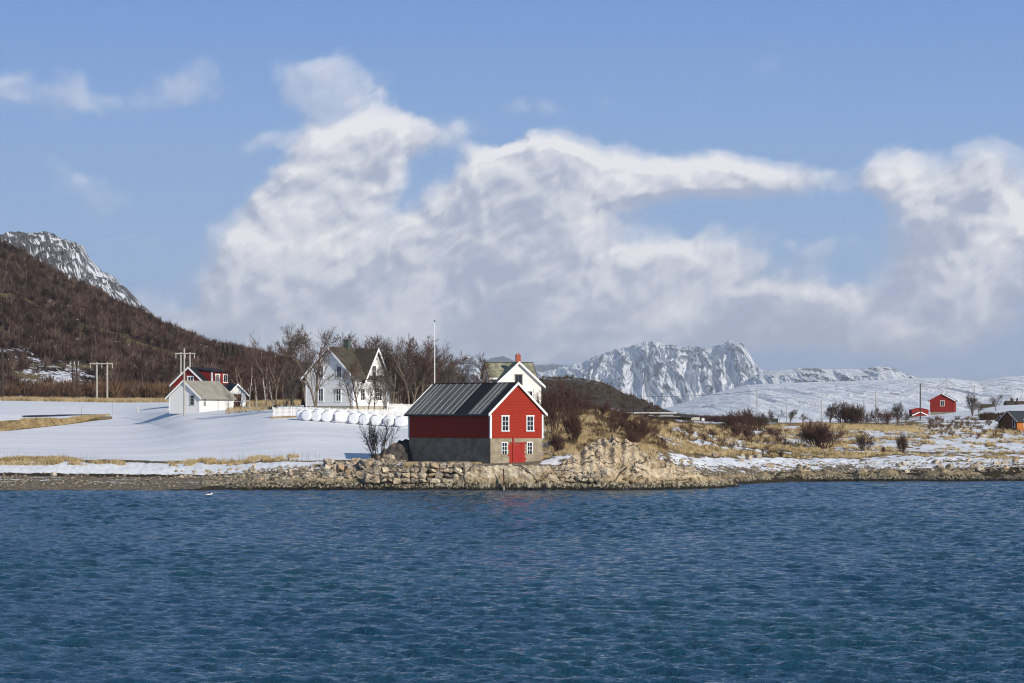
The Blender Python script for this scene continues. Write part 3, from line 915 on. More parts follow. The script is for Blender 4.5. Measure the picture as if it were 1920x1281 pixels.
# ------------------------------------------------------------------ shore rocks
def rock_material(name, light, dark, tide=1.0, crack=1.0):
    m, T, bs = new_mat(name)
    p = T.pos()
    sp = T.new('ShaderNodeSeparateXYZ'); T.put(sp.inputs[0], p)
    n = T.noise(p, .5, 6, .6); n2 = T.noise(p, 2.6, 6, .65)
    pd = T.vmath('ADD', p, T.vmath('SCALE', T.noise(p, 1.2, 3, .6, color=True), .9))
    v1 = T.voronoi(T.mapping(pd, rot=(.5, .3, .6), scale=(.25, .5, .35)), .8 * crack, 'DISTANCE_TO_EDGE')
    v2 = T.voronoi(T.mapping(pd, rot=(.2, .7, .1), scale=(.5, .5, 1.3)), 1.6 * crack, 'DISTANCE_TO_EDGE')
    brk = T.rng(T.noise(p, .8, 3, .6), .36, .46)
    cr = T.math('MINIMUM', T.rng(v1.outputs[0], 0, .035), T.math('MAXIMUM', T.rng(v2.outputs[0], -.01, .04), brk))
    f = T.rng(T.math('ADD', T.math('MULTIPLY', n, .6), T.math('MULTIPLY', n2, .4)), .38, .62)
    c = T.mix(f, dark, light)
    c = T.mix(T.rng(n, .56, .68), c, (0.30, 0.20, 0.11))
    c = T.mix(cr, (0.07, 0.055, 0.04), c)
    # tide zone: rust and ochre above, brown weed at the water line
    z = T.math('ADD', sp.outputs[2], T.math('MULTIPLY', T.math('SUBTRACT', n2, .5), .9))
    st = T.noise(T.mapping(p, scale=(3.2, 3.2, .5)), 1.4, 5, .65)
    oc = T.mix(T.rng(st, .35, .65), (0.20, 0.13, 0.05), (0.36, 0.28, 0.16))
    c = T.mix(T.math('MULTIPLY', T.rng(z, 1.45 * tide, 1.0 * tide), .6), c, oc)
    wd = T.mix(T.rng(st, .42, .62), (0.022, 0.017, 0.010), (0.38, 0.33, 0.24))
    c = T.mix(T.rng(z, .95 * tide, .55 * tide), c, wd)
    c = T.mix(T.rng(z, .42 * tide, .18 * tide), c, (0.014, 0.011, 0.007))
    T.put(bs.inputs['Base Color'], c)
    bs.inputs['Roughness'].default_value = .85
    bs.inputs['Specular IOR Level'].default_value = .2
    h = T.math('ADD', T.math('MULTIPLY', cr, .35), T.math('ADD', T.math('MULTIPLY', n2, .5), T.math('MULTIPLY', n, .5)))
    T.put(bs.inputs['Normal'], T.bump(h, 1.0, .45))
    return m


ROCK = rock_material("pale_rock", (0.64, 0.54, 0.40), (0.36, 0.27, 0.165))
REEF = rock_material("shore_rock", (0.62, 0.54, 0.41), (0.30, 0.24, 0.155), tide=1.1)


def rock_face(name, sil, Yf, depth, material, label, cat, npx, nr=90, amp=.55, seed=1, foot=-.8, back=1.6, sharp=.5):
    """craggy rock rising out of the water; sil = [(px, z top)], Yf = [(px, front distance)]"""
    pxs = np.linspace(sil[0][0], sil[-1][0], npx)
    zt = np.interp(pxs, [s[0] for s in sil], [s[1] for s in sil])
    zt = zt + .8 * perlin(pxs / 13.0, pxs * 0 + seed) * np.clip(zt / 4, 0, 1) + .12 * perlin(pxs / 7.0, pxs * 0 + seed) * np.clip(zt / 4, 0, 1)
    yf = np.interp(pxs, [s[0] for s in Yf], [s[1] for s in Yf])
    dp = np.interp(pxs, [s[0] for s in depth], [s[1] for s in depth])
    t = np.concatenate([np.linspace(0, 1, nr), np.linspace(1, 2, nr // 3)[1:]])
    Tt = np.broadcast_to(t[None], (npx, len(t)))
    prof = np.where(Tt <= 1, np.sin(np.clip(Tt, 0, 1) * np.pi / 2) ** sharp, 1 - np.maximum(Tt - 1, 0) ** 1.5)
    Z = foot + (zt[:, None] - foot) * prof
    Y = yf[:, None] + dp[:, None] * np.where(Tt <= 1, Tt, 1 + (Tt - 1) * back)
    Xc = ((pxs - 960) / F)[:, None] * yf[:, None] + 0 * Y
    # slanted strata and blocks
    a = fbm3(Xc * .27 + Z * .35, Y * .3, Z * .45 - Xc * .12, 5, .5, seed=seed, ridged=True)
    b = fbm3(Xc * 1.1 + Z * .9, Y * 1.1, Z * 1.6, 4, .55, seed=seed + 7)
    e = np.minimum(1, np.maximum(zt[:, None] - foot, .2) / 2.5)
    fadeb = np.where(Tt > 1, np.clip(2 - Tt, 0, 1), 1)
    d = (amp * a + amp * .7 * b) * e * fadeb
    # step the displacement so that it breaks into planes
    q = .55
    d = d * .4 + .6 * (np.floor(d / q) + smooth(.25, .75, d / q - np.floor(d / q))) * q
    V = np.stack([Xc + .35 * d, Y - .75 * d, Z + .45 * d * (Tt > .1)], -1)
    o = np_mesh(name, V.reshape(-1, 3), grid_faces(*Z.shape)[:, ::-1], material, shade=False)
    return tag(o, label, cat)


rock_face("rock_outcrop", [(1020, 1.6), (1040, 2.0), (1058, 2.6), (1085, 3.5), (1105, 4.3), (1132, 4.8), (1165, 4.7), (1192, 4.0), (1212, 3.2), (1235, 2.45),
                           (1255, 2.3), (1290, 1.75), (1330, 1.1), (1362, .6), (1388, .05)],
          [(1020, 281.2), (1060, 281), (1200, 281.5), (1300, 284), (1388, 291)], [(1020, 2), (1060, 4), (1130, 8), (1220, 5.5), (1388, 3)], ROCK,
          "pale craggy rock outcrop rising from the water right of the red boathouse", "rock", 520, 130, amp=1.05, seed=4, sharp=.85)
rock_face("shore_rock", [(385, 0), (405, .35), (440, .75), (500, .85), (560, 1.05), (640, 1.0), (700, 1.05), (850, 1.0), (866, 1.5), (880, 2.15), (925, 2.3), (1030, 2.35), (1045, 1.5), (1130, 1.0), (1180, .6), (1210, .2)],
          [(385, 279.5), (500, 280.2), (700, 280.2), (850, 279.7), (1030, 279.6), (1210, 280.5)], [(385, 3), (700, 2.2), (850, 1.5), (880, 1.2), (1030, 1.2), (1100, 2.0), (1210, 1.5)], REEF,
          "low weed-stained shore rock along the waterline below the red boathouse", "rock", 900, 70, amp=.42, seed=9, sharp=.5, back=1.0)
_r = np.random.RandomState(6)
rock_face("rock_ledge", [(p, (.75 + .55 * float(perlin(p / 37.0, 0.3)) * 1.6 + .3 * _r.rand()) * min(1, (p - 1225) / 60)) for p in range(1225, 1990, 9)],
          [(1225, 285.5), (1300, 291), (1390, 305), (1480, 318.5), (1620, 319.5), (1990, 321)], [(1225, 3), (1990, 5)], rock_material("ledge_rock", (0.40, 0.34, 0.25), (0.16, 0.13, 0.09), tide=1.0),
          "low weed-dark rock ledge running along the right-hand shore to the picture edge", "rock", 900, 60, amp=.5, seed=29, sharp=.6, back=1.2)
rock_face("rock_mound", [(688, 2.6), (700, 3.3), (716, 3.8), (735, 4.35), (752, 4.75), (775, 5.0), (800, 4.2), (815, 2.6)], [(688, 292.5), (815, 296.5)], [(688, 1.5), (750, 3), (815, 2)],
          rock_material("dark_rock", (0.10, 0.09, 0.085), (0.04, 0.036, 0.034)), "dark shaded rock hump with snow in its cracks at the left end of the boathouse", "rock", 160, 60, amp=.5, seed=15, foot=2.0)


def stone_material():
    m, T, bs = new_mat("field_stone")
    oi = T.new('ShaderNodeObjectInfo').outputs['Random']
    tc = T.new('ShaderNodeTexCoord').outputs['Object']
    p = T.vmath('ADD', tc, T.vmath('SCALE', (1.0, .7, .3), T.math('MULTIPLY', oi, 40)))
    base = T.ramp(oi, [(0, (0.34, 0.28, 0.20)), (.25, (0.56, 0.45, 0.30)), (.5, (0.44, 0.38, 0.30)), (.7, (0.68, 0.58, 0.43)), (.85, (0.50, 0.34, 0.19)), (1, (0.27, 0.24, 0.20))])
    n = T.noise(p, 3.2, 6, .65)
    c = T.mix(T.rng(n, .3, .62), (0.12, 0.10, 0.075), base)
    c = T.mix(T.rng(T.noise(p, 9, 4, .6), .56, .7), c, (0.09, 0.08, 0.07))
    nz = T.new('ShaderNodeSeparateXYZ'); T.put(nz.inputs[0], T.new('ShaderNodeNewGeometry').outputs['Normal'])
    pz = T.pos(); sz = T.new('ShaderNodeSeparateXYZ'); T.put(sz.inputs[0], pz)
    sn = T.math('ADD', nz.outputs[2], T.math('MULTIPLY', T.math('SUBTRACT', T.noise(pz, 1.1, 4, .6), .5), 1.6))
    sn = T.math('MULTIPLY', T.rng(sn, 1.02, 1.1), T.rng(sz.outputs[2], 1.2, 1.6))
    c = T.mix(sn, c, (0.80, 0.81, 0.85))
    T.put(bs.inputs['Base Color'], c)
    bs.inputs['Roughness'].default_value = .9
    T.put(bs.inputs['Normal'], T.bump(n, .8, .08))
    return m


STONE = stone_material()


def hull_mesh(name, seed, squash=(1, .8, .6), n=16):
    r = random.Random(seed)
    bm = bmesh.new()
    for _ in range(n):
        v = Vector((r.gauss(0, 1), r.gauss(0, 1), r.gauss(0, 1))).normalized() * r.uniform(.42, .56)
        v = Vector([max(-.42, min(.42, c * 1.25)) for c in v])
        bm.verts.new((v.x * squash[0], v.y * squash[1], v.z * squash[2]))
    bmesh.ops.convex_hull(bm, input=bm.verts)
    bmesh.ops.delete(bm, geom=[v for v in bm.verts if not v.link_faces], context='VERTS')
    bmesh.ops.bevel(bm, geom=bm.edges[:], offset=.035, segments=1, affect='EDGES', clamp_overlap=True)
    bmesh.ops.recalc_face_normals(bm, faces=bm.faces)
    me = bpy.data.meshes.new(name); bm.to_mesh(me); bm.free()
    me.materials.append(STONE)
    return me


HULLS = [hull_mesh("stone", 100 + i, (1, .8, [.62, .7, .5][i % 3])) for i in range(10)]


def stone(name, x, y, z, s, rnd, label, group, sz=None):
    o = bpy.data.objects.new(name, rnd.choice(HULLS))
    col.objects.link(o)
    o.location = (x, y, z)
    o.rotation_euler = (rnd.uniform(-.25, .25), rnd.uniform(-.25, .25), rnd.uniform(0, 6.28))
    o.scale = (s, s, sz or s)
    return tag(o, label, "stone", group)


def build_stones():
    r = random.Random(3)
    # dry-laid wall left of the quay rock
    def wall(p0, p1, Y0, z0, ztop, label, group, lean=.35, w=.82):
        z = z0; k = 0
        while z < ztop(0.5) + .4:
            x = X(p0, Y0) + r.uniform(0, .5)
            while x < X(p1, Y0):
                f = (x - X(p0, Y0)) / (X(p1, Y0) - X(p0, Y0))
                s = r.uniform(.72, 1.15) * w
                if z < ztop(f):
                    stone("wall_stone", x, Y0 + lean * (z - z0) + r.uniform(-.12, .12), z, s * 1.12, r, label, group, s * r.uniform(.9, 1.15))
                x += s * .78
            z += .40 * w / .8; k += 1
    wall(688, 882, 280.6, .95, lambda f: 2.0 + .55 * min(1, f * 2), "tan stone in the dry-laid sea wall left of the quay rock", "stones of the sea wall left of the boathouse gable", w=1.0)
    wall(1030, 1132, 280.3, 1.0, lambda f: 2.35 - .5 * f, "tan stone in the dry-laid sea wall at the foot of the outcrop", "stones of the sea wall right of the boathouse", w=.75)
    # heaped boulders between beach and wall
    for i in range(115):
        px = 470 + 240 * r.random() ** .75
        t = r.random()
        Y = 283 + t * 10
        x = X(px, Y); s = r.uniform(.45, .95) * (1 + .35 * (px > 600))
        z = ground_z(x, Y) + s * .12 + (.5 * (1 - abs(2 * t - 1.1)) if px > 590 else 0) * r.random()
        stone("boulder", x, Y, z, s, r, "loose boulder in the heap between the snowy beach and the sea wall", "boulders heaped left of the sea wall")
    for (px, py, Y, s, lab) in ((712, 868, 288.5, 1.6, "rounded grey boulder capped with snow below the bare shrub"), (729, 867, 288.2, 1.75, "large cracked tan boulder beside the dark rock hump"),
                                (690, 871, 287, 1.2, "pale wedge-shaped boulder on top of the heap left of the grey one"), (100.5, 890, 292, .75, "small square pale boulder on the snowy edge of the left beach"),
                                (1508, 884, 325, 1.5, "pale rounded boulder just above the weed on the right shore"), (668, 866, 290, 1.3, "brown boulder at the crest of the boulder heap"),
                                (617, 867, 291, 1.4, "broad grey boulder on the highest point of the heap, left of the long snow shadow")):
        x = X(px, Y)
        stone("boulder", x, Y, max(ground_z(x, Y) + s * .16, Zp(py, Y)), s, r, lab, None)
    for i in range(46):
        px = 1240 + 690 * r.random()
        Y = (300 if px < 1330 else 326) + r.random() * 11
        x = X(px, Y); s = r.uniform(.5, 1.2)
        stone("shore_boulder", x, Y, ground_z(x, Y) + s * .15, s, r, "weathered boulder on the snowy right-hand shore above the seaweed", "boulders along the right-hand shore")
    for i in range(26):
        px = 330 + 150 * r.random(); Y = 290 + r.random() * 6
        x = X(px, Y); s = r.uniform(.35, .75)
        stone("beach_stone", x, Y, ground_z(x, Y) + s * .12, s, r, "pale stone at the snow edge of the left beach below the dry grass", "stones at the right end of the gravel beach")


build_stones()


def build_rubble():
    """uncounted cobbles strewn along the shores, one object"""
    rs = np.random.RandomState(12)
    protos = []
    for i in range(5):
        me = HULLS[i]
        v = np.array([tuple(q.co) for q in me.vertices]); me.calc_loop_triangles()
        f = np.array([tuple(t.vertices) for t in me.loop_triangles])
        protos.append((v, f))
    V = []; Fc = []; nb = 0
    n = 2800
    px = np.concatenate([np.where(rs.rand(n // 2) < .22, rs.uniform(-40, 400, n // 2), rs.uniform(380, 760, n // 2)), rs.uniform(1180, 1960, n // 2)])
    Y = np.concatenate([282 + rs.rand(n // 2) * 12, 0 * px[n // 2:]])
    Y[n // 2:] = np.interp(px[n // 2:], [1180, 1300, 1400, 1500, 1960], [288, 296, 312, 326, 326]) + rs.rand(n // 2) ** 1.3 * 14
    x = (px - 960) / F * Y
    z, _ = ground_zv(x, Y)
    for i in range(n):
        v, f = protos[i % 5]
        s = rs.uniform(.14, .42)
        a = rs.rand() * 6.28; c, sn = math.cos(a), math.sin(a)
        w = v * s * np.array([1, 1, .9])
        w = np.stack([w[:, 0] * c - w[:, 1] * sn, w[:, 0] * sn + w[:, 1] * c, w[:, 2]], 1) + [x[i], Y[i], z[i] + s * .1]
        V.append(w); Fc.append(f + nb); nb += len(w)
    m = mat("cobble", (0.36, 0.30, 0.22), .9, .6, .8, bump=.05)
    o = np_mesh("shore_rubble", np.concatenate(V), np.concatenate(Fc), m)
    tag(o, kind='stuff', label="small broken stones strewn along the shore", cat="rubble")


build_rubble()

# ------------------------------------------------------------------ buildings
WHITE = cladding("white_boards", (0.80, 0.79, 0.76), 'V', .16, .08)
WHITEH = cladding("white_lap_boards", (0.80, 0.79, 0.76), 'H', .17, .08)
TRIM = mat("white_trim", (0.82, 0.82, 0.80), .6, .07, 2)
RED = cladding("red_boards", (0.34, 0.029, 0.014), 'H', .155, .14, wear=(0.6, 0.5, 0.45))
REDV = cladding("red_standing_boards", (0.27, 0.022, 0.017), 'V', .2, .25)
REDP = mat("red_paint", (0.34, 0.026, 0.013), .6, .25, 2)
GLASS = mat("window_glass", (0.018, 0.022, 0.030), .08, .3, 1, spec=.6)
BRICK = mat("chimney_brick", (0.42, 0.10, 0.06), .85, .35, 6, bump=.02)


def concrete(name, c=(0.33, 0.28, 0.205), c2=(0.18, 0.142, 0.095), flakes=.6):
    m, T, bs = new_mat(name)
    tc = T.new('ShaderNodeTexCoord').outputs['Object']
    n = T.noise(T.mapping(tc, scale=(1, 1, 1.6)), .9, 7, .65); n2 = T.noise(T.mapping(tc, scale=(.5, .5, 5)), 2.2, 4, .6)
    f = T.rng(T.math('ADD', T.math('MULTIPLY', n, .7), T.math('MULTIPLY', n2, .3)), .35, .62)
    cc = T.mix(f, c2, c)
    fl = T.rng(T.noise(tc, 2.4, 6, .6), .66, .69)
    cc = T.mix(T.math('MULTIPLY', fl, flakes), cc, (0.62, 0.60, 0.55))
    st = T.rng(T.noise(T.mapping(tc, scale=(4, 4, .35)), 1.5, 5, .65), .56, .7)
    cc = T.mix(T.math('MULTIPLY', st, .35), cc, (0.08, 0.07, 0.06))
    T.put(bs.inputs['Base Color'], cc)
    bs.inputs['Roughness'].default_value = .95
    T.put(bs.inputs['Normal'], T.bump(n, .7, .05))
    return m


CONC = concrete("old_concrete")
CONC2 = concrete("plain_concrete", (0.40, 0.36, 0.30), (0.28, 0.25, 0.2), 0)


def frame_box(mb, fr, u0, u1, v0, v1, n0, n1):
    o, ua, na = Vector(fr[0]), Vector(fr[1]), Vector(fr[2])
    up = Vector((0, 0, 1))
    pt = lambda u, v, n: o + ua * u + up * v + na * n
    pts = [pt(u0, v0, n0), pt(u1, v0, n0), pt(u1, v0, n1), pt(u0, v0, n1), pt(u0, v1, n0), pt(u1, v1, n0), pt(u1, v1, n1), pt(u0, v1, n1)]
    mb.poly(pts, [(0, 3, 2, 1), (4, 5, 6, 7), (0, 1, 5, 4), (1, 2, 6, 5), (2, 3, 7, 6), (3, 0, 4, 7)])


def window(parent, fr, u0, v0, w, h, nx=2, nz=3, cas=.11, mun=.04, fm=None, sill=True, pane=None):
    """casing, bars and (sub-part) pane, standing on the wall plane fr = (origin, along, outward)"""
    fm = fm or TRIM
    a = MB()
    frame_box(a, fr, u0, u0 + cas, v0, v0 + h, .002, .07)
    frame_box(a, fr, u0 + w - cas, u0 + w, v0, v0 + h, .002, .07)
    frame_box(a, fr, u0 - .05, u0 + w + .05, v0 + h, v0 + h + cas * 1.1, .002, .09)
    if sill: frame_box(a, fr, u0 - .05, u0 + w + .05, v0 - cas * .9, v0, .002, .11)
    iw = w - 2 * cas
    for i in range(1, nx):
        c = u0 + cas + iw * i / nx
        frame_box(a, fr, c - mun / 2, c + mun / 2, v0, v0 + h, .012, .05)
    xs = [u0 + cas] + [u0 + cas + iw * i / nx for i in range(1, nx)] + [u0 + w - cas]
    for j in range(1, nz):
        c = v0 + h * j / nz
        for i in range(nx):
            frame_box(a, fr, xs[i] + (mun / 2 if i else 0), xs[i + 1] - (mun / 2 if i < nx - 1 else 0), c - mun / 2, c + mun / 2, .013, .047)
    wo = a.build("window", fm, parent)
    g = MB(); frame_box(g, fr, u0 + cas, u0 + w - cas, v0, v0 + h, .003, .010)
    g.build("pane", pane or GLASS, wo)
    return wo


def slab(x0, z0, x1, z1, th):
    """sloping roof slab profile between (x0,z0) and (x1,z1), thickness th upward"""
    return [(x0, z0), (x1, z1), (x1, z1 + th), (x0, z0 + th)]


def gable_roof(parent, xm, half, zr, ze, y0, y1, mt, th=.12, name="roof"):
    """two slabs meeting over xm; ze = underside height at +-half"""
    a = MB()
    a.prism(slab(xm - half, ze, xm, zr, th), y0, y1)
    a.prism(slab(xm, zr, xm + half, ze, th), y0, y1)
    return a.build(name, mt, parent)


def barge(parent, xm, half, zr, ze, y, mt=None, h=.24, t=.05, name="bargeboard", sgn=-1):
    a = MB()
    for s in (-1, 1):
        p = [(xm + s * half, ze - h * .45), (xm, zr - h * .45), (xm, zr + h * .62), (xm + s * half, ze + h * .62)]
        a.prism(p, min(y, y + sgn * t), max(y, y + sgn * t))
    return a.build(name, mt or TRIM, parent)


def pent(x0, x1, z0, z1, zr):
    return [(x0, z0), (x1, z0), (x1, z1), ((x0 + x1) / 2, zr), (x0, z1)]


def boathouse():
    Y0 = 284.6
    W, L = 6.75, 13.8
    root = empty("boathouse", (X(919.5, Y0), Y0, 2.5), math.radians(38.5))
    tag(root, "red wooden boathouse on a grey concrete ground floor, dark ribbed roof, at the water's edge", "boathouse")
    b = MB(); b.box(0, W, 0, L, -.6, 2.62); b.build("foundation", CONC, root)
    w = MB(); w.prism(pent(-.04, W + .04, 2.62, 5.22, 8.1), -.04, L + .04); w.build("wall", RED, root)
    zr, half = 8.14, W / 2 + .42
    sl = (8.1 - 5.22) / (W / 2 + .04)
    ze = zr - sl * half
    m, T, bs = new_mat("roof_sheet")
    tc = T.new('ShaderNodeTexCoord').outputs['Object']
    sp = T.new('ShaderNodeSeparateXYZ'); T.put(sp.inputs[0], tc)
    n = T.noise(T.mapping(tc, scale=(.35, 2.0, .35)), 1.3, 6, .65); n2 = T.noise(tc, 6, 5, .65)
    fr = T.math('FRACT', T.math('DIVIDE', sp.outputs[1], .19))
    f = T.rng(T.math('ADD', T.math('MULTIPLY', n, .7), T.math('MULTIPLY', n2, .3)), .35, .65)
    T.put(bs.inputs['Base Color'], T.mix(f, (0.075, 0.075, 0.078), (0.165, 0.16, 0.155)))
    bs.inputs['Roughness'].default_value = .75
    T.put(bs.inputs['Normal'], T.bump(T.math('SINE', T.math('MULTIPLY', fr, 6.283)), .5, .03))
    gable_roof(root, W / 2, half, zr, ze, -.25, L + .3, m)
    # ribs down the visible and the far slope, one black bay between
    rm = mat("roof_rib", (0.36, 0.36, 0.36), .5, .3, 2)
    blk = mat("tar_paper", (0.012, 0.012, 0.018), .85, .3, 1)
    for s in (-1, 1):
        k = MB()
        ys = [13.2, 12.5, 11.9, 10.8, 9.75, 8.65, 7.6, 6.55, 5.75, 2.85, 2.15, 1.45]
        for y in ys:
            zo = .125
            p = [(W / 2 + s * (half + .02), ze + zo - .02 * sl), (W / 2 + s * .03, zr + zo), (W / 2 + s * .03, zr + zo + .05), (W / 2 + s * (half + .02), ze + zo + .04)]
            k.prism(p, y - .035, y + .035)
        k.build("roof_rib", rm, root)
        q = MB()
        p = [(W / 2 + s * (half + .03), ze + .125), (W / 2 + s * .02, zr + .125), (W / 2 + s * .02, zr + .145), (W / 2 + s * (half + .03), ze + .145)]
        q.prism(p, 3.25, 5.5)
        q.prism([(a, c + .002) for a, c in p], -.2, .95)
        q.build("roof_panel", blk, root)
    c = MB(); c.box(W / 2 - .1, W / 2 + .1, -.26, L + .31, zr + .1, zr + .17); c.build("ridge_cap", blk, root)
    barge(root, W / 2, half + .02, zr + .03, ze + .01, -.25, h=.27)
    barge(root, W / 2, half + .02, zr + .03, ze + .01, L + .3, h=.27, sgn=1)
    g = MB(); ev = ze
    g.box(-.42, -.36, -.2, L + .25, ev - .10, ev + .08); g.build("eave_board", mat("eave_dark", (.05, .045, .045), .8), root)
    cb = MB()
    for (x0, x1, y0, y1) in ((-.07, .12, -.075, -.041), (W - .12, W + .07, -.075, -.041), (-.075, -.041, -.041, .13), (-.075, -.041, L - .13, L + .07), (W + .041, W + .075, -.041, .13)):
        t = MB(); t.box(x0, x1, y0, y1, 2.6, 5.0); t.build("corner_board", TRIM, root)
    G = ((0, -.04, 0), (1, 0, 0), (0, -1, 0)); G0 = ((0, 0, 0), (1, 0, 0), (0, -1, 0))
    window(root, G, 1.36, 3.40, .98, 1.42); window(root, G, 4.58, 3.40, .98, 1.42)
    window(root, G0, 1.40, 1.02, .74, 1.14, cas=.08, sill=False); window(root, G0, 4.68, 1.02, .74, 1.14, cas=.08, sill=False)
    # red paint slopped round the doorway with a ragged edge, then the door
    r = random.Random(5)
    pts = []
    for i in range(15): pts.append((2.32 + (r.uniform(-.12, .14)), .0 + 2.0 * i / 14))
    for i in range(5): pts.append((2.55 + 1.6 * (i + .5) / 5, 2.0 + r.uniform(-.05, .08)))
    for i in range(15): pts.append((4.52 + r.uniform(-.16, .12), 2.0 - 2.0 * i / 14))
    a = MB(); n = len(pts)
    a.prism([(x, z) for x, z in pts][::-1], -.012, -.002)
    a.build("painted_surround", REDP, root)
    d = MB(); d.box(2.98, 4.10, -.05, -.013, 0, 1.98)
    do = d.build("door", cladding("door_boards", (0.36, 0.028, 0.022), 'V', .22, .2), root)
    for (x0, x1, z0, z1, y) in ((2.80, 2.98, 0, 2.85, -.10), (3.98, 4.16, 0, 2.25, -.10), (2.45, 2.79, 2.08, 2.22, -.09), (2.99, 3.97, 2.05, 2.19, -.095), (4.17, 4.6, 2.08, 2.22, -.09)):
        t = MB(); t.box(x0, x1, y, -.051 if 2.9 < x0 < 4.0 and z0 > 1 else -.014, z0, z1); t.build("door_post" if z0 == 0 else "door_rail", REDP, root)
    h = MB(); h.box(3.10, 3.16, -.09, -.051, .9, 1.15); h.build("handle", mat("iron", (.03, .025, .02), .6), do)


boathouse()


def slate_material(name, a, b, c, sx=.5, sz=.4):
    m, T, bs = new_mat(name)
    tc = T.new('ShaderNodeTexCoord').outputs['Object']
    q = T.mapping(tc, rot=(0, math.radians(45) if sx < .6 else 0, 0), scale=(1 / sx, 1 / sx, 1 / sz))
    v = T.voronoi(q, 1.0, 'F1', .35)
    n = T.noise(tc, 1.2, 6, .65)
    f = T.math('ADD', T.math('MULTIPLY', T.new('ShaderNodeRGBToBW').outputs[0] if False else n, .6), T.math('MULTIPLY', v.outputs['Color'], .45))
    T.put(bs.inputs['Base Color'], T.ramp(T.rng(f, .25, .8, smooth=False), [(0, a), (.5, b), (1, c)]))
    bs.inputs['Roughness'].default_value = .85
    T.put(bs.inputs['Normal'], T.bump(v.outputs['Distance'], .6, .04))
    return m


def villa():
    Y0 = 380
    W, L = 8.1, 8.6
    root = empty("farmhouse", (X(662.5, Y0), Y0, Zp(766, Y0)), math.radians(-34))
    tag(root, "large white two-storey farmhouse with a steep cross gable and green-grey chimney behind bare trees", "house")
    zg = -.8
    ze0, zr0 = 4.35, 8.15
    w = MB(); w.prism(pent(-W, 0, .35, ze0, zr0), 0, L); w.build("wall", WHITEH, root)
    f = MB(); f.box(-W + .05, -.05, .05, L - .05, zg, .35); f.build("foundation", CONC2, root)
    roofm = slate_material("brown_slate", (0.028, 0.023, 0.017), (0.055, 0.045, 0.030), (0.10, 0.075, 0.048), .3, .3)
    sl = (zr0 - ze0) / (W / 2); half = W / 2 + .55
    gable_roof(root, -W / 2, half, zr0 + .03, zr0 + .03 - sl * half, -.45, L + .4, roofm, .14)
    barge(root, -W / 2, half + .02, zr0 + .06, zr0 + .06 - sl * half, -.45, h=.3)
    # steep cross gable on the long side (faces +x)
    yc, hw, zt, zb = 5.0, 2.5, 8.0, 4.2
    cg = MB()
    cg.poly([(.03, yc - hw, zb - .6), (.03, yc + hw, zb - .6), (.03, yc + hw, zb), (.03, yc, zt), (.03, yc - hw, zb), (-3.6, yc - hw, zb), (-3.6, yc + hw, zb), (-3.6, yc, zt), (-.25, yc - hw, zb - .6), (-.25, yc + hw, zb - .6)],
            [(0, 1, 2, 3, 4), (3, 2, 6, 7), (4, 3, 7, 5), (0, 4, 5, 8), (2, 1, 9, 6), (5, 7, 6), (8, 5, 6, 9), (0, 8, 9, 1)])
    cg.build("cross_gable", WHITEH, root)
    sl2 = (zt - zb) / hw; h2 = hw + .55
    rf = MB()
    rf.prism([(yc - h2, zt + .03 - sl2 * h2), (yc, zt + .03), (yc, zt + .17), (yc - h2, zt + .17 - sl2 * h2)], -3.4, .5, 'x')
    rf.prism([(yc, zt + .03), (yc + h2, zt + .03 - sl2 * h2), (yc + h2, zt + .17 - sl2 * h2), (yc, zt + .17)], -3.4, .5, 'x')
    rf.build("cross_gable_roof", roofm, root)
    bg = MB()
    for s in (-1, 1):
        p = [(yc + s * h2, zt - sl2 * h2 - .2), (yc, zt - .2), (yc, zt + .24), (yc + s * h2, zt - sl2 * h2 + .24)]
        bg.prism(p, .5, .55, 'x')
    bg.build("bargeboard", TRIM, root)
    ch = MB(); ch.box(-W / 2 - .35, -W / 2 + .35, 3.7, 4.3, zr0 - .5, zr0 + 1.15); ch.box(-W / 2 - .4, -W / 2 + .4, 3.65, 4.35, zr0 + 1.15, zr0 + 1.27)
    ch.build("chimney", mat("green_grey_chimney", (0.085, 0.10, 0.085), .85, .4, 3), root)
    for (x0, x1, y0, y1) in ((-W - .03, -W + .16, -.035, -.002), (-.16, .035, -.035, -.002), (.002, .035, -.001, .16), (.002, .035, L - .16, L + .03)):
        t = MB(); t.box(x0, x1, y0, y1, .3, ze0 - .05); t.build("corner_board", TRIM, root)
    G = ((-W, 0, 0), (1, 0, 0), (0, -1, 0)); S = ((0, 0, 0), (0, 1, 0), (1, 0, 0)); S2 = ((.03, 0, 0), (0, 1, 0), (1, 0, 0))
    for (u, z, h) in ((2.1, 4.15, 1.5), (5.2, 4.15, 1.5), (2.1, 1.05, 1.6), (5.1, 1.05, 1.6)):
        window(root, G, u, z, 1.0, h, 2, 2, cas=.13)
    window(root, S2, yc - 1.0, 4.35, 1.1, 1.45, 2, 2, cas=.13)
    window(root, S, 1.5, 1.15, 1.1, 1.5, 2, 3, cas=.13); window(root, S, 4.9, 1.15, 1.5, 1.5, 3, 3, cas=.13)
    # lean-to at the far left
    le = MB(); le.prism([(-W - 1.7, zg), (-W - .002, zg), (-W - .002, 3.1), (-W - 1.7, 2.5)], 4.6, 8.2); le.build("lean_to", WHITEH, root)
    lr = MB(); lr.prism(slab(-W - 2.0, 2.44, -W - .002, 3.14, .1), 4.4, 8.4); lr.build("lean_to_roof", roofm, root)


villa()


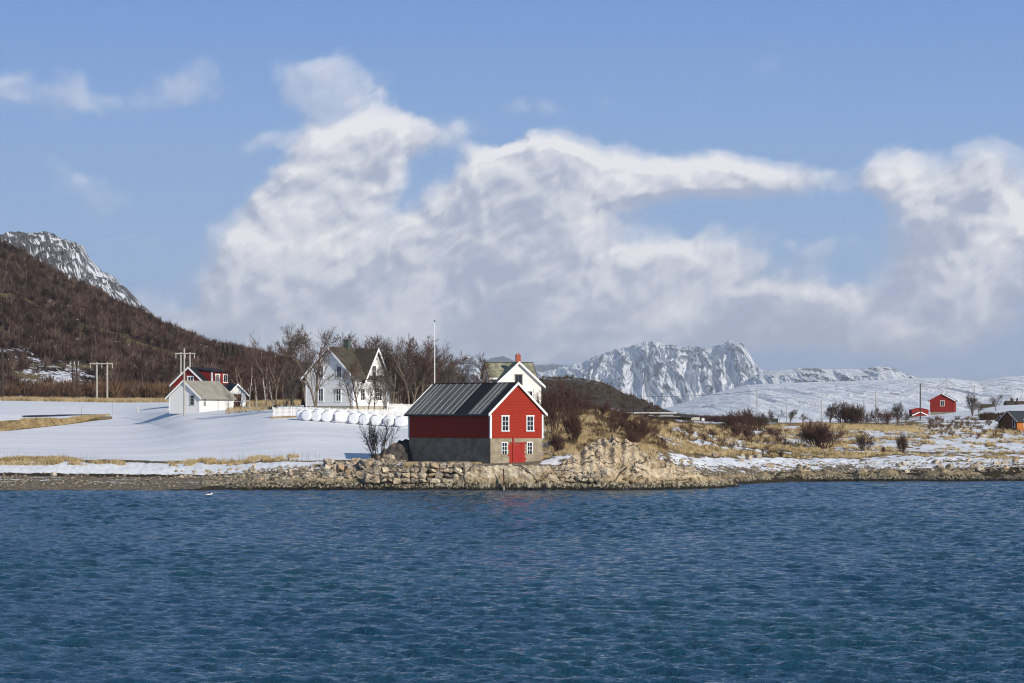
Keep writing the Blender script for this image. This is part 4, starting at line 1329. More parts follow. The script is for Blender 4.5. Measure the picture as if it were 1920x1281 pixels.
def cross_house():
    Y0 = 418
    s = Y0 / F
    zb = 7.4
    root = empty("white_house", (X(973, Y0), Y0, zb), math.radians(10))
    tag(root, "white rendered house with patterned slate roof and red brick chimney, half hidden behind the boathouse", "house")
    zr = Zp(680.5, Y0) - zb
    hw = 3.35
    sl = .93
    ze = zr - sl * hw
    pm = mat("white_render", (0.80, 0.77, 0.70), .9, .1, 1.5, bump=.02)
    w = MB(); w.prism(pent(-hw, hw, -.5, ze, zr), 0, 5.0); w.build("wall", pm, root)
    slate = slate_material("patterned_slate", (0.11, 0.115, 0.075), (0.22, 0.215, 0.14), (0.40, 0.36, 0.25), .6, .6)
    dk = mat("dark_roof_edge", (0.02, 0.02, 0.022), .8)
    gable_roof(root, 0, hw + .55, zr + .03, zr + .03 - sl * (hw + .55), -.4, 5.3, slate, .13)
    barge(root, 0, hw + .57, zr + .02, zr + .02 - sl * (hw + .57), -.4, h=.34)
    # main wing across, ridge parallel to the shore
    x0, x1 = -3.95, 3.45
    b = MB(); b.prism([(4.0, -.5), (11, -.5), (11, ze + .5), (7.5, zr + .02), (4.0, ze + .5)], x0 + .35, x1 - .35, 'x'); b.build("wing_wall", pm, root)
    r2 = MB()
    zt = zr + .06
    r2.prism([(7.5 - 4.1, zt - 2.35), (7.5, zt), (7.5, zt + .13), (7.5 - 4.1, zt - 2.22)], x0, x1, 'x')
    r2.prism([(7.5, zt), (7.5 + 4.1, zt - 2.35), (7.5 + 4.1, zt - 2.22), (7.5, zt + .13)], x0, x1, 'x')
    r2.build("wing_roof", slate, root)
    e = MB()
    for xx in (x0 - .06, x1):
        e.prism([(7.5 - 4.1, zt - 2.42), (7.5, zt - .1), (7.5, zt + .17), (7.5 - 4.1, zt - 2.18)], xx, xx + .06, 'x')
    e.box(x0, x1, 7.4, 7.6, zt + .12, zt + .2)
    e.build("roof_edge", dk, root)
    ev = MB(); ev.box(x0, x1, 7.5 - 4.2, 7.5 - 4.101, zt - 2.48, zt - 2.22); ev.build("eave_board", TRIM, root)
    c = MB(); c.box(.15, .85, 3.2, 3.9, zr - 1.4, zr + 1.1); c.box(.1, .9, 3.15, 3.95, zr + 1.1, zr + 1.22)
    co = c.build("chimney", BRICK, root)
    for xx in (.25, .6):
        k = MB(); k.tube([(xx + .07, 3.55, zr + 1.22), (xx + .07, 3.55, zr + 1.5)], [.1, .09], 8); k.build("chimney_pot", BRICK, co)
    G = ((0, 0, 0), (1, 0, 0), (0, -1, 0))
    window(root, G, -.62, ze + 0.0, 1.15, 1.3, 2, 1, cas=.12, fm=mat("brown_frame", (0.16, 0.12, 0.09), .7))
    window(root, G, -2.2, ze - 2.4, 1.1, 1.3, 2, 2); window(root, G, 1.0, ze - 2.4, 1.1, 1.3, 2, 2)


cross_house()


def shed_left():
    Y0 = 393
    W, L = 4.95, 9.2
    root = empty("shed", (X(374, Y0), Y0, Zp(771, Y0) - .05), math.radians(-25))
    tag(root, "low white wooden shed with a faded tan roof behind the utility pole", "shed")
    ze, zr = 2.05, 4.2
    w = MB(); w.prism(pent(-W, 0, -.3, ze, zr), 0, L); w.build("wall", WHITE, root)
    sl = (zr - ze) / (W / 2); half = W / 2 + .42
    rm = mat("tan_roof", (0.34, 0.315, 0.265), .9, .35, .7, bump=.03)
    gable_roof(root, -W / 2, half, zr + .02, zr + .02 - sl * half, -.3, L + .25, rm)
    barge(root, -W / 2, half + .02, zr + .05, zr + .05 - sl * half, -.3, h=.26)
    G = ((-W, 0, 0), (1, 0, 0), (0, -1, 0)); S = ((0, 0, 0), (0, 1, 0), (1, 0, 0))
    window(root, G, 3.4, .95, .75, 1.25, 1, 3, cas=.09, fm=mat("grey_frame", (.45, .43, .4), .8))
    window(root, S, .9, .75, .8, 1.3, 2, 2, cas=.09)
    d = MB(); d.box(.002, .05, 4.9, 5.0, 0, 2.0); d.build("drainpipe", mat("grey_pipe", (.3, .3, .3), .6), root)
    t = MB(); t.box(-.13, .03, -.03, -.002, 0, ze - .1); t.box(-W - .03, -W + .13, -.03, -.002, 0, ze - .1); t.build("corner_board", TRIM, root)


shed_left()


def shed_right():
    Y0 = 413
    root = empty("outhouse", (X(429, Y0), Y0, Zp(766, Y0)), math.radians(22))
    tag(root, "small white outhouse with a black roof and brown double door", "shed")
    W, L = 2.55, 5.2
    ze, zr = 2.15, 3.45
    w = MB(); w.prism(pent(0, W, -.3, ze, zr), 0, L); w.build("wall", WHITE, root)
    rm = mat("black_roof", (0.016, 0.017, 0.024), .75, .3, 1)
    sl = 1.0; half = W / 2 + .5
    gable_roof(root, W / 2, half, zr + .03, zr + .03 - sl * half, -.35, L + .2, rm)
    barge(root, W / 2, half + .02, zr + .05, zr + .05 - sl * half, -.35, h=.24)
    bt = cladding("brown_boards", (0.17, 0.075, 0.045), 'V', .3, .3)
    for x0 in (.78, 1.36):
        d = MB(); d.box(x0, x0 + .53, -.05, -.002, 0, 2.1); dd = d.build("door", bt, root)
        h = MB(); h.box(x0 + .24, x0 + .30, -.08, -.051, 1.0, 1.2); h.build("handle", mat("iron2", (.03, .03, .03), .5), dd)
    G = ((0, 0, 0), (1, 0, 0), (0, -1, 0))
    window(root, G, .18, 1.1, .34, .45, 1, 1, cas=.05, sill=False)
    l = MB(); l.prism(pent(-3.7, -.002, -.3, 2.0, 3.3), 1.2, 5.2); l.build("side_wing", WHITE, root)
    lr = MB(); lr.prism([(.9, 1.85), (3.2, 3.42), (3.2, 3.54), (.9, 1.97)], -4.0, .5, 'x'); lr.prism([(3.2, 3.42), (5.5, 1.85), (5.5, 1.97), (3.2, 3.54)], -4.0, .5, 'x')
    lr.build("side_roof", rm, root)


shed_right()


def trailer():
    Y0 = 404
    root = empty("trailer", (X(428, Y0), Y0, ground_z(X(428, Y0), Y0)), math.radians(8))
    tag(root, "small flat trailer with a white rail frame parked in front of the outhouse", "trailer")
    wt = mat("trailer_paint", (.75, .74, .72), .5)
    d = MB(); d.box(.1, 1.8, -.5, .5, .42, .52); d.build("bed", mat("rust_brown", (.10, .05, .035), .8), root)
    f = MB()
    for y in (-.48, .48):
        f.bar((.12, y, .52), (.12, y, 1.15), .06); f.bar((1.76, y, .52), (1.76, y, 1.15), .06); f.bar((.1, y, 1.18), (1.8, y, 1.18), .06)
    f.bar((1.76, -.45, 1.18), (1.76, .45, 1.18), .05)
    f.build("rail", wt, root)
    for s in (-1, 1):
        t = MB(); t.tube([(.55, s * .55, .3), (.55, s * .70, .3)], [.3, .3], 16); w = t.build("wheel", mat("tyre", (.02, .02, .02), .8), root)
        h = MB(); h.tube([(.55, s * .701, .3), (.55, s * .72, .3)], [.16, .15], 12); h.build("rim", wt, w)
    b = MB(); b.bar((-.7, 0, .45), (.12, 0, .45), .08); b.build("drawbar", wt, root)


trailer()


def red_barn():
    Y0 = 442
    zb = Zp(762, Y0)
    root = empty("red_barn", (X(386, Y0), Y0, zb), math.radians(-28))
    tag(root, "red barn with black roof, white trim and red shed dormer behind the white shed", "barn")
    W, L = 6.3, 6.4
    zr = Zp(690, Y0) - zb; ze = Zp(720, Y0) - zb - .1
    low = mat("brown_base", (.16, .10, .06), .9)
    b = MB(); b.box(-W + .05, -.05, .05, L - .05, -.5, ze - .3); b.build("base_wall", low, root)
    w = MB(); w.prism(pent(-W, 0, ze - .3, ze, zr), 0, L); w.build("wall", REDV, root)
    sl = (zr - ze) / (W / 2); half = W / 2 + .3
    rm = mat("black_roof2", (0.014, 0.016, 0.024), .8, .3, 1)
    gable_roof(root, -W / 2, half, zr + .03, zr + .03 - sl * half, -.3, L + .3, rm)
    barge(root, -W / 2, half + .02, zr + .05, zr + .05 - sl * half, -.3, h=.32)
    G = ((-W, 0, 0), (1, 0, 0), (0, -1, 0))
    window(root, G, 2.8, ze + .15, 1.25, 1.05, 2, 1, cas=.16)
    # shed dormer, right slope
    dz = zr - .25
    d = MB(); d.prism([(-W / 2 + .25, zr - .4), (.1, ze - .2), (.1, zr - .55), (-W / 2 + .25, zr - .2)], 1.6, L - .4); d.build("dormer", REDV, root)
    dr = MB(); dr.prism(slab(-W / 2 + .1, zr - .10, .45, zr - .56, .1), 1.4, L - .2); dr.build("dormer_roof", rm, root)
    S = ((.1, 0, 0), (0, 1, 0), (1, 0, 0))
    window(root, S, 2.4, ze + .45, 1.3, 1.1, 2, 1, cas=.15, pane=mat("pinkish_pane", (.30, .22, .20), .3))  # this pane is coloured pinkish
    window(root, S, 4.6, ze + .45, 1.3, 1.1, 2, 1, cas=.15)
    t = MB(); t.box(-.1, .14, 1.55, 1.598, ze - .1, zr - .6); t.box(.102, .14, 1.6, 1.75, ze - .1, zr - .6); t.build("corner_board", TRIM, root)
    e = MB(); e.prism([(-W + .15, ze + .3), (-W + 1.9, ze + 1.85), (-W + .15, ze + 1.55)], 2.2, 4.6); e.build("rear_dormer", TRIM, root)


red_barn()


def flat_building():
    Y0 = 588
    root = empty("flat_roofed_building", (X(1223, Y0), Y0, Zp(797, Y0)), math.radians(4))
    tag(root, "low modern building with three pale flat roof edges behind the brown thicket", "building")
    u = Y0 / F
    P = lambda px: (px - 1223) * u
    Q = lambda py: (797 - py) * u
    wl = mat("tan_wall", (0.42, 0.34, 0.27), .9, .15, 1)
    a = MB(); a.box(P(1196), P(1266), .6, 9, -1, Q(783.6)); a.build("wall", wl, root)
    b = MB(); b.box(P(1176), P(1258), 3, 9, Q(783.5), Q(776)); b.build("upper_wall", mat("dark_band", (.05, .045, .04), .8), root)
    tr = mat("pale_fascia", (.52, .50, .48), .6, .1)
    for n, (x0, x1, z0, z1, y0) in enumerate(((1171, 1272, 775.5, 773, 2.0), (1175, 1266, 779.5, 776.8, 2.6), (1222, 1276, 783.2, 781.2, .0))):
        c = MB(); c.box(P(x0), P(x1), y0, 9.5, Q(z0), Q(z1)); c.build("flat_roof", tr, root)
    G = ((0, .6, 0), (1, 0, 0), (0, -1, 0))
    wf = mat("pale_frame", (.6, .58, .52), .6)
    for px in (1239, 1249, 1254.5): window(root, G, P(px), Q(795.5), 5.5 * u if px < 1245 else 4.2 * u, 7.4 * u, 2, 1, cas=.1, fm=wf, sill=False, pane=mat("blind", (.62, .60, .48), .7))
    l = MB(); l.box(P(1266) + .01, P(1299), 2, 3, -1.5, Q(791.5)); l.build("garden_wall", wl, root)
    ch = MB(); ch.box(P(1213.5), P(1219), 5, 5.8, Q(773), Q(764)); ch.build("chimney", mat("black_stack", (.012, .012, .014), .8), root)


flat_building()


def box_on_posts():
    Y0 = 600
    root = empty("raised_tank", (X(1304, Y0), Y0, Zp(797, Y0)), 0)
    tag(root, "pale square tank raised on thin posts right of the flat-roofed building", "tank")
    u = Y0 / F
    a = MB(); a.box(-8 * u, 8 * u, 0, 1.6, 8.5 * u, 14.5 * u); a.build("tank_body", mat("tank_grey", (.50, .48, .40), .7, .35, 2), root)
    for x in (-7, -.5, 6.5):
        p = MB(); p.box((x - .6) * u, (x + .6) * u, .2, .35, -.8, 8.5 * u - .002); p.build("leg", mat("grey_post", (.35, .33, .3), .8), root)
    d = empty("satellite_dish", (X(1317, Y0), Y0 - 2, Zp(797, Y0)), 0)
    tag(d, "round pale satellite dish on a short pole beside the raised tank", "dish")
    q = MB(); prof = []
    pts = [(0, 0, 1.15), (0, -.05, 1.15), (0, -.2, 1.15)]
    q.tube(pts, [.05, .22, .36], 16); q.build("reflector", mat("dish_white", (.65, .63, .6), .5), d)
    q = MB(); q.tube([(0, .03, -.5), (0, .03, 1.1)], [.05, .05], 8); q.build("pole", mat("grey_post2", (.35, .33, .3), .8), d)


box_on_posts()


def right_houses():
    # red cabin on the rise
    Y0 = 600
    u = Y0 / F
    root = empty("red_cabin", (X(1789, Y0), Y0, Zp(772, Y0)), math.radians(-14))
    tag(root, "plain red cabin with one white window on a grey base, on the snowy rise", "cabin")
    W, L = 5.1, 4.6
    zr, ze = 3.75, 2.35
    w = MB(); w.prism(pent(-W, 0, 0, ze, zr), 0, L); w.build("wall", REDV, root)
    f = MB(); f.box(-W + .1, -.1, .1, L - .1, -1.4, 0); f.build("foundation", concrete("mossy_base", (.24, .22, .16), (.12, .11, .07), 0), root)
    sl = (zr - ze) / (W / 2); half = W / 2 + .35
    gable_roof(root, -W / 2, half, zr + .02, zr + .02 - sl * half, -.25, L + .25, mat("black_roof3", (.015, .016, .022), .8))
    barge(root, -W / 2, half + .01, zr + .02, zr + .02 - sl * half, -.25, mt=REDP, h=.14)
    a = MB(); a.prism([(-W / 2, zr - .02), (-W / 2 + half, zr + .02 - sl * half - .02), (-W / 2 + half, zr + .22 - sl * half), (-W / 2, zr + .22)], -.33, -.301); a.build("bargeboard", TRIM, root)
    window(root, ((-W, 0, 0), (1, 0, 0), (0, -1, 0)), 2.15, 1.25, .95, 1.0, 2, 1, cas=.13, fm=mat("cream_frame", (.62, .58, .48), .7))
    # the low red shed with another gable before it
    Y1 = 592
    for k, (px0, px1, pyb, pye, pyr, Yk, lab) in enumerate(((1710, 1742, 783, 769, 765.5, 596, "low red shed roofline standing behind the white-edged gable"),
                                                         (1712, 1739, 783, 778.5, 772.8, 590, "small red gable with white bargeboards poking above the snow left of the red cabin"))):
        v = Yk / F
        r = empty("red_shed", (X(px0, Yk), Yk, Zp(pyb + 4, Yk)), math.radians(6))
        tag(r, lab, "shed")
        W = (px1 - px0) * v; ze = (pyb + 4 - pye) * v; zr = (pyb + 4 - pyr) * v
        w = MB(); w.prism(pent(0, W, -.4, ze, zr), 0, 2.6); w.build("wall", REDV, r)
        sl = (zr - ze) / (W / 2); half = W / 2 + .12
        gable_roof(r, W / 2, half, zr + .02, zr + .02 - sl * half, -.12, 2.7, REDP if k == 0 else mat("dark_roof4", (.03, .03, .035), .8), .07)
        if k: barge(r, W / 2, half + .1, zr + .02, zr - sl * (half + .1), -.12, h=.2)
    # orange cabin at the frame edge: shaded gable to the left, sunlit side to the right
    Y0 = 448
    r = empty("orange_cabin", (X(1907, Y0), Y0, Zp(811, Y0)), math.radians(-56))
    tag(r, "orange wooden cabin with dark roof and porch gable at the right edge", "cabin")
    org = cladding("orange_boards", (0.46, 0.155, 0.03), 'H', .16, .2)
    W, L = 3.6, 8.0
    ze, zr = 1.95, 3.3
    zs = .85
    w = MB(); w.prism(pent(-W, 0, -1.2, ze, zr), 0, L); w.build("wall", org, r)
    sl = (zr - ze) / (W / 2); half = W / 2 + .4
    rm = mat("slate_grey_roof", (.040, .044, .055), .75, .3, 1)
    gable_roof(r, -W / 2, half, zr + .02, zr + .02 - sl * half, -.4, L + .4, rm)
    barge(r, -W / 2, half + .02, zr + .04, zr + .04 - sl * half, -.4, mt=mat("pinkish_trim", (.55, .45, .42), .7), h=.2)
    bb = cladding('shade_browned_boards', (0.15, 0.065, 0.028), 'H', .16, .25)  # orange boards darkened to brown: shade of this side put into the colour
    gw = MB(); gw.prism(pent(-W, 0, -1.2, ze, zr), -.03, -.002); gw.build('shaded_gable_wall', bb, r)
    S = ((0, 0, 0), (0, 1, 0), (1, 0, 0)); G = ((-W, -.03, 0), (1, 0, 0), (0, -1, 0))
    window(r, S, 1.4, .9, 1.4, 1.0, 2, 1, cas=.2); window(r, S, 4.6, .9, 1.2, 1.0, 2, 1, cas=.2)
    window(r, G, 2.6, .8, .6, 1.1, 1, 1, cas=.12, fm=mat("blue_grey_frame", (.35, .38, .42), .7))
    d = MB(); d.box(.2, 2.4, .3, L, -1.2, .12); d.build("deck", mat("deck_wood", (.16, .10, .055), .9, .4, 3), r)
    rl = MB()
    for i in range(14): rl.box(2.32, 2.38, .4 + i * .55, .46 + i * .55, .121, .6)
    rl.box(2.3, 2.4, .3, L, .6, .66); rl.build("deck_rail", mat("rail_wood", (.30, .22, .15), .9, .3, 3), r)
    po = MB(); po.prism(pent(-W - 1.5, -W - .002, -1.2, 1.6, 2.6), .8, 3.4); po.build("porch", bb, r)
    pr = gable_roof(r, -W - .75, 1.15, 2.63, 1.75, .5, 3.5, rm, .08, "porch_roof")
    barge(r, -W - .75, 1.17, 2.65, 1.76, .5, mt=mat("pinkish_trim2", (.55, .45, .42), .7), h=.16, name="porch_bargeboard")
    # roofs showing over the brow
    for (px0, px1, pyt, pyb, Yk, cpx, c, lab) in ((1842, 1868, 758.3, 765, 640, 1865, (.075, .065, .030), "far mossy brown roof with a black chimney beyond the snowy brow"),
                                                  (1887, 1904.5, 752, 759.5, 660, 1899, (.060, .055, .028), "far olive roof with a slim stack, left of the brown roof at the edge"),
                                                  (1906.5, 1950, 752.5, 759, 660, 1910, (.085, .060, .040), "far brown roof with rounded chimney at the right edge of the picture")):
        v = Yk / F
        r = empty("cottage", (X(px0, Yk), Yk, Zp(771, Yk)), 0)
        tag(r, lab, "house")
        Wd = (px1 - px0) * v
        h0, h1 = (771 - pyb) * v, (771 - pyt) * v
        a = MB(); a.box(.2, Wd - .2, 0, 4, -1.5, h0 + .1); a.build("wall", mat("old_wall", (.25, .22, .19), .9), r)
        b = MB(); b.prism([(-.3, h0), (2, h1), (2, h1 + .08), (-.3, h0 + .08)], 0, Wd, 'x'); b.prism([(2, h1), (4.3, h0), (4.3, h0 + .08), (2, h1 + .08)], 0, Wd, 'x')
        b.build("roof", mat("turf_roof", c, .95, .4, 1.5), r)
        k = MB(); k.box((cpx - px0) * v - .18, (cpx - px0) * v + .18, 1.8, 2.2, h1 - .3, h1 + .75); k.build("chimney", mat("dark_stack", (.03, .03, .03), .9), r)
        G = ((0, 0, 0), (1, 0, 0), (0, -1, 0)); window(r, G, Wd * .4, 0.1, .7, .6, 2, 1, cas=.08)
    # green container-like barn behind the thicket, far wooden fence
    Yk = 610; v = Yk / F
    r = empty("green_barn", (X(1424, Yk), Yk, Zp(796, Yk)), 0); tag(r, "low dark green barn half hidden by the big brown thicket", "barn")
    a = MB(); a.box(0, 35 * v, 0, 5, -.6, 9 * v); a.build("wall", mat("dark_green", (.028, .036, .020), .8, .3, 1), r)
    b = MB(); b.prism([(-.1, 9 * v + .002), (2.5, 11.5 * v), (5.1, 9 * v + .002)], -.1, 36.5 * v, 'x'); b.build("roof", mat("green_roof", (.045, .052, .032), .8, .3, 1), r)
    Yk = 560; v = Yk / F
    r = empty("board_fence", (X(1642, Yk), Yk, 0), 0); tag(r, "dark brown board fence between the leafless bushes left of the small red gable", "fence")
    for i in range(7):
        x = i * 8.2 * v; g = ground_z(X(1642, Yk) + x, Yk)
        p = MB(); p.box(x - .06, x + .06, 0, .12, g - .3, Zp(774.5, Yk)); p.build("post", mat("fence_wood", (.045, .03, .022), .9), r)
    for k in range(4):
        q = MB(); z0 = Zp(782 - 1.9 * k, Yk); q.box(-.1, 50 * v, -.05, -.002, z0 - .07, z0 + .07); q.build("board", mat("fence_wood2", (.06, .035, .025), .9), r)


right_houses()


def picket_fence(pa, Ya, pb, Yb, label, gate=None):
    A = Vector((X(pa, Ya), Ya, 0)); B = Vector((X(pb, Yb), Yb, 0))
    root = empty("picket_fence", (A.x, A.y, ground_z(A.x, A.y))); z0 = root.location.z
    tag(root, label, "fence")
    L = (B - A).length; d = (B - A) / L; nrm = Vector((d.y, -d.x, 0))
    ns = max(1, round(L / 2.4)); ang = math.atan2(d.y, d.x)
    wm = mat("picket_white", (.80, .79, .76), .7, .08, 2)
    gz = lambda s: ground_z(A.x + d.x * s, A.y + d.y * s) - z0
    H = 1.3
    for k in range(ns):
        s0, s1 = L * k / ns, L * (k + 1) / ns
        g0, g1 = gz(s0), gz(s1)
        mb = MB(); n = int((s1 - s0) / .155)
        for i in range(n):
            s = s0 + .09 + (s1 - s0 - .12) * (i + .5) / n
            g = g0 + (g1 - g0) * (s - s0) / (s1 - s0)
            c = d * s
            a = c - d * .047; b = c + d * .047
            pts = []
            for off in (0, .022):
                o = nrm * (off + .03)
                pts += [(a.x + o.x, a.y + o.y, g + .12), (b.x + o.x, b.y + o.y, g + .12), (b.x + o.x, b.y + o.y, g + H - .08), (c.x + o.x, c.y + o.y, g + H), (a.x + o.x, a.y + o.y, g + H - .08)]
            mb.poly(pts, [(0, 1, 2, 3, 4), (9, 8, 7, 6, 5)] + [(j, 5 + j, 5 + (j + 1) % 5, (j + 1) % 5) for j in range(5)])
        mb.build("picket_panel", wm, root)
        r_ = MB()
        for h in (.35, .9): r_.bar(tuple(d * s0 + Vector((0, 0, g0 + h))), tuple(d * s1 + Vector((0, 0, g1 + h))), .04, .09)
        r_.build("rail", wm, root)
    for k in range(ns + 1):
        s = L * k / ns; g = gz(s); c = d * s - nrm * .08
        p = MB(); p.box(c.x - .06, c.x + .06, c.y - .06, c.y + .06, g - .3, g + H + .06); p.build("post", wm, root)
    return root


picket_fence(512.5, 359, 792, 362, "long white picket fence in front of the farmhouse behind the wrapped bales")
picket_fence(727, 378, 778, 379, "short white picket fence piece at the farmhouse's right rear corner")


def bales():
    r = random.Random(11)
    wrap = mat("white_wrap", (.84, .84, .85), .55, .05, 3, bump=.02)
    snowm = mat("bale_snow", (.84, .85, .88), .8, .03, 1)

    def bale(px, Y, ang, label, n=20, rad=.69, ln=1.4):
        Y = Y + 7; x = X(px, Y); z = ground_z(x, Y)
        root = empty("hay_bale", (x, Y, z), ang); tag(root, label, "hay bale", "white wrapped bales in two rows")
        mb = MB()
        prof = [(-.5, .60), (-.495, .80), (-.46, .93), (-.38, .99), (-.1, 1.02), (.15, 1.02), (.38, .99), (.46, .93), (.495, .80), (.5, .60)]
        pts = [(-ln * .5 - .01, 0, rad * .94)] + [(a * ln, 0, rad * .94) for a, b in prof] + [(ln * .5 + .01, 0, rad * .94)]
        rr = [.1] + [b * rad * r.uniform(.985, 1.015) for a, b in prof] + [.1]
        base = len(mb.v); m = 22
        for (p, q) in zip(pts, rr):
            for k in range(m):
                a = 2 * math.pi * k / m
                yy = math.cos(a) * q * 1.05; zz_ = math.sin(a) * q * (.97 if math.sin(a) > 0 else .93)
                mb.v.append((p[0], yy, p[2] + zz_ + .02 * math.sin(p[0] * 9 + a * 2)))
        for i in range(len(pts) - 1):
            for k in range(m):
                a = base + i * m + k; b = base + i * m + (k + 1) % m
                mb.f.append([a, b, b + m, a + m])
        mb.f.append([base + k for k in range(m)]); mb.f.append([base + (len(pts) - 1) * m + k for k in range(m)])
        mb.build("wrapping", wrap, root, shade=True)
        sc = MB(); base = 0
        for i, a in enumerate(np.linspace(-.49, .47, 9)):
            q = rad * (1.0 if abs(a) < .4 else .9)
            for k in range(9):
                t = math.radians(35 + 110 * k / 8)
                th = .10 * math.sin(math.pi * k / 8) ** .6 * (1 if abs(a) < .44 else .35)
                sc.v.append((a * ln, math.cos(t) * (q + .03 + th), rad * .94 + math.sin(t) * (q * .97 + .03 + th)))
        for i in range(8):
            for k in range(8):
                a = i * 9 + k; sc.f.append([a, a + 1, a + 10, a + 9])
        sc.build("snow_cap", snowm, root, shade=True)
    ords = ["first", "second", "third", "fourth", "fifth", "sixth", "seventh", "eighth", "ninth", "tenth"]
    front = [(568, 346.5), (578, 345.6), (596, 345.2), (615, 344.8), (641, 344.4), (666, 343.8), (686, 343.2), (707, 342.6), (731, 342), (753, 341.4)]
    for i, (px, Y) in enumerate(front):
        bale(px, Y, (0.0 if i == 4 else math.radians(r.uniform(62, 74))) if i else math.radians(70), "white wrapped bale, %s from the left in the front row" % ords[i], ln=1.75 if i == 4 else 1.3)
    back = [(598, 348.2), (619, 347.9), (639, 347.6), (660, 347.2), (679, 346.8), (700, 346.2)]
    for i, (px, Y) in enumerate(back):
        bale(px, Y, math.radians(r.uniform(62, 74)), "white wrapped bale, %s from the left in the back row beside the fence" % ords[i], ln=1.4, rad=.72)


bales()


# ------------------------------------------------------------------ poles and lines
WOODG = mat("grey_pole_wood", (.42, .39, .34), .85, .3, 1.2, stretch=(3, 3, .3))
WOODD = mat("tarred_pole_wood", (.045, .032, .026), .85, .3, 1.2)
PORC = mat("insulator", (.55, .53, .50), .4)


def pole(px, py0, py1, Y, r0, label, m=WOODG, cross=None, name="utility_pole", cat="pole", ins=0, zb=None):
    x = X(px, Y); g = ground_z(x, Y) if zb is None else zb
    zt = Zp(py1, Y)
    root = empty(name, (x, Y, g)); tag(root, label, cat)
    a = MB(); a.tube([(0, 0, -.5), (0, 0, (zt - g) * .5), (0, 0, zt - g)], [r0, r0 * .88, r0 * .75], 10); a.build("pole", m, root)
    if cross:
        w, pyc = cross; zc = Zp(pyc, Y) - g
        b = MB(); b.bar((-w / 2, -.14, zc), (w / 2, -.14, zc), .12, .14); b.build("crossarm", m, root)
        for i in range(ins):
            u = (-w / 2 + .12) + (w - .24) * i / max(1, ins - 1)
            c = MB(); c.tube([(u, -.14, zc + .07), (u, -.14, zc + .18), (u, -.14, zc + .3)], [.03, .07, .045], 8); c.build("insulator", PORC, root)
    elif ins:
        for i in range(ins):
            c = MB(); c.bar((0, 0, zt - g - .3 - .4 * i), (.28 * (1 if i % 2 else -1), 0, zt - g - .25 - .4 * i), .04); c.build("insulator", PORC, root)
    return root


def h_pylon(pa, pb, pbase, pytop, pc0, pc1, Y, label, m=WOODG, r0=.17):
    xa, xb = X(pa, Y), X(pb, Y); xm = (xa + xb) / 2
    g = min(Zp(pbase, Y), ground_z(xm, min(Y, 560)) + 99)
    root = empty("power_pylon", (xm, Y, g)); tag(root, label, "pylon")
    zt = Zp(pytop, Y) - g
    for x in (xa - xm, xb - xm):
        a = MB(); a.tube([(x, 0, -1.0), (x, 0, zt + .25)], [r0, r0 * .8], 10); a.build("leg", m, root)
    b = MB(); b.bar((X(pc0, Y) - xm, -.2, zt), (X(pc1, Y) - xm, -.2, zt), .16, .2); b.build("crossarm", m, root)
    for u in (X(pc0, Y) - xm + .15, 0, X(pc1, Y) - xm - .15):
        c = MB(); c.tube([(u, -.2, zt - .1), (u, -.2, zt - .5), (u, -.2, zt - .9)], [.035, .07, .05], 8); c.build("insulator", PORC, root)


pole(345.5, 770, 653.5, 389, .145, "tall weathered grey utility pole standing at the front of the white shed")
h_pylon(339, 356, 735, 663, 328.5, 366.5, 520, "pale twin-legged power pylon rising behind the red barn")
h_pylon(181.5, 201, 752, 682, 168, 212.5, 521, "pale twin-legged power pylon at the edge of the snowfield left of the sheds", r0=.2)
h_pylon(136, 143.5, 752, 676, 130.5, 149, 520.5, "dark twin-legged pylon with insulators among the hillside bushes", m=WOODD, r0=.12)
pole(4.5, 748, 652, 519, .30, "dark tarred pole with crossarm and yellow mark at the left edge", m=WOODD, cross=(2.6, 676), ins=3)
r_pole = [(1187.5, 776, 741, 560, "thin dark pole above the left end of the flat-roofed building"), (1419.5, 790, 731, 470, "grey pole rising from the big brown thicket"),
          (1540, 796, 749.5, 468, "grey pole left of the dark round bush on the crest"), (1642.5, 790, 733, 500, "thin pole among the bare bushes left of the board fence"),
          (1725.5, 783, 719, 520, "tall dark pole in front of the small red gable"), (1774.5, 760, 708.5, 640, "tall pole with side pegs directly behind the red cabin"),
          (1827, 775, 722, 560, "thin pole rising out of the bare tree right of the red cabin")]
for (px, p0, p1, Y, lab) in r_pole:
    pole(px, p0, p1, Y, .10 if px != 1725.5 else .13, lab, m=WOODD if px in (1187.5, 1725.5) else WOODG, ins=3 if px in (1774.5, 1419.5) else 0)
pole(1554, 797, 757, 520, .045, "slim street lamp post between the small bare trees", name="street_lamp", cat="street lamp") if False else None


def lamp_post():
    Y = 540; px = 1475; x = X(px, Y); g = ground_z(x, Y)
    root = empty("street_lamp", (x, Y, g)); tag(root, "slim grey street lamp above the small bare trees right of the thicket", "street lamp")
    zt = Zp(757, Y) - g
    a = MB(); a.tube([(0, 0, -.3), (0, 0, zt - .2), (-.1, 0, zt)], [.07, .05, .045], 8); a.build("pole", WOODG, root)
    b = MB(); b.tube([(-.1, 0, zt), (-.7, 0, zt + .22)], [.04, .03], 8); b.build("arm", WOODG, root)
    c = MB(); c.box(-1.1, -.6, -.1, .1, zt + .2, zt + .3); c.build("lamp_head", PORC, root)


lamp_post()


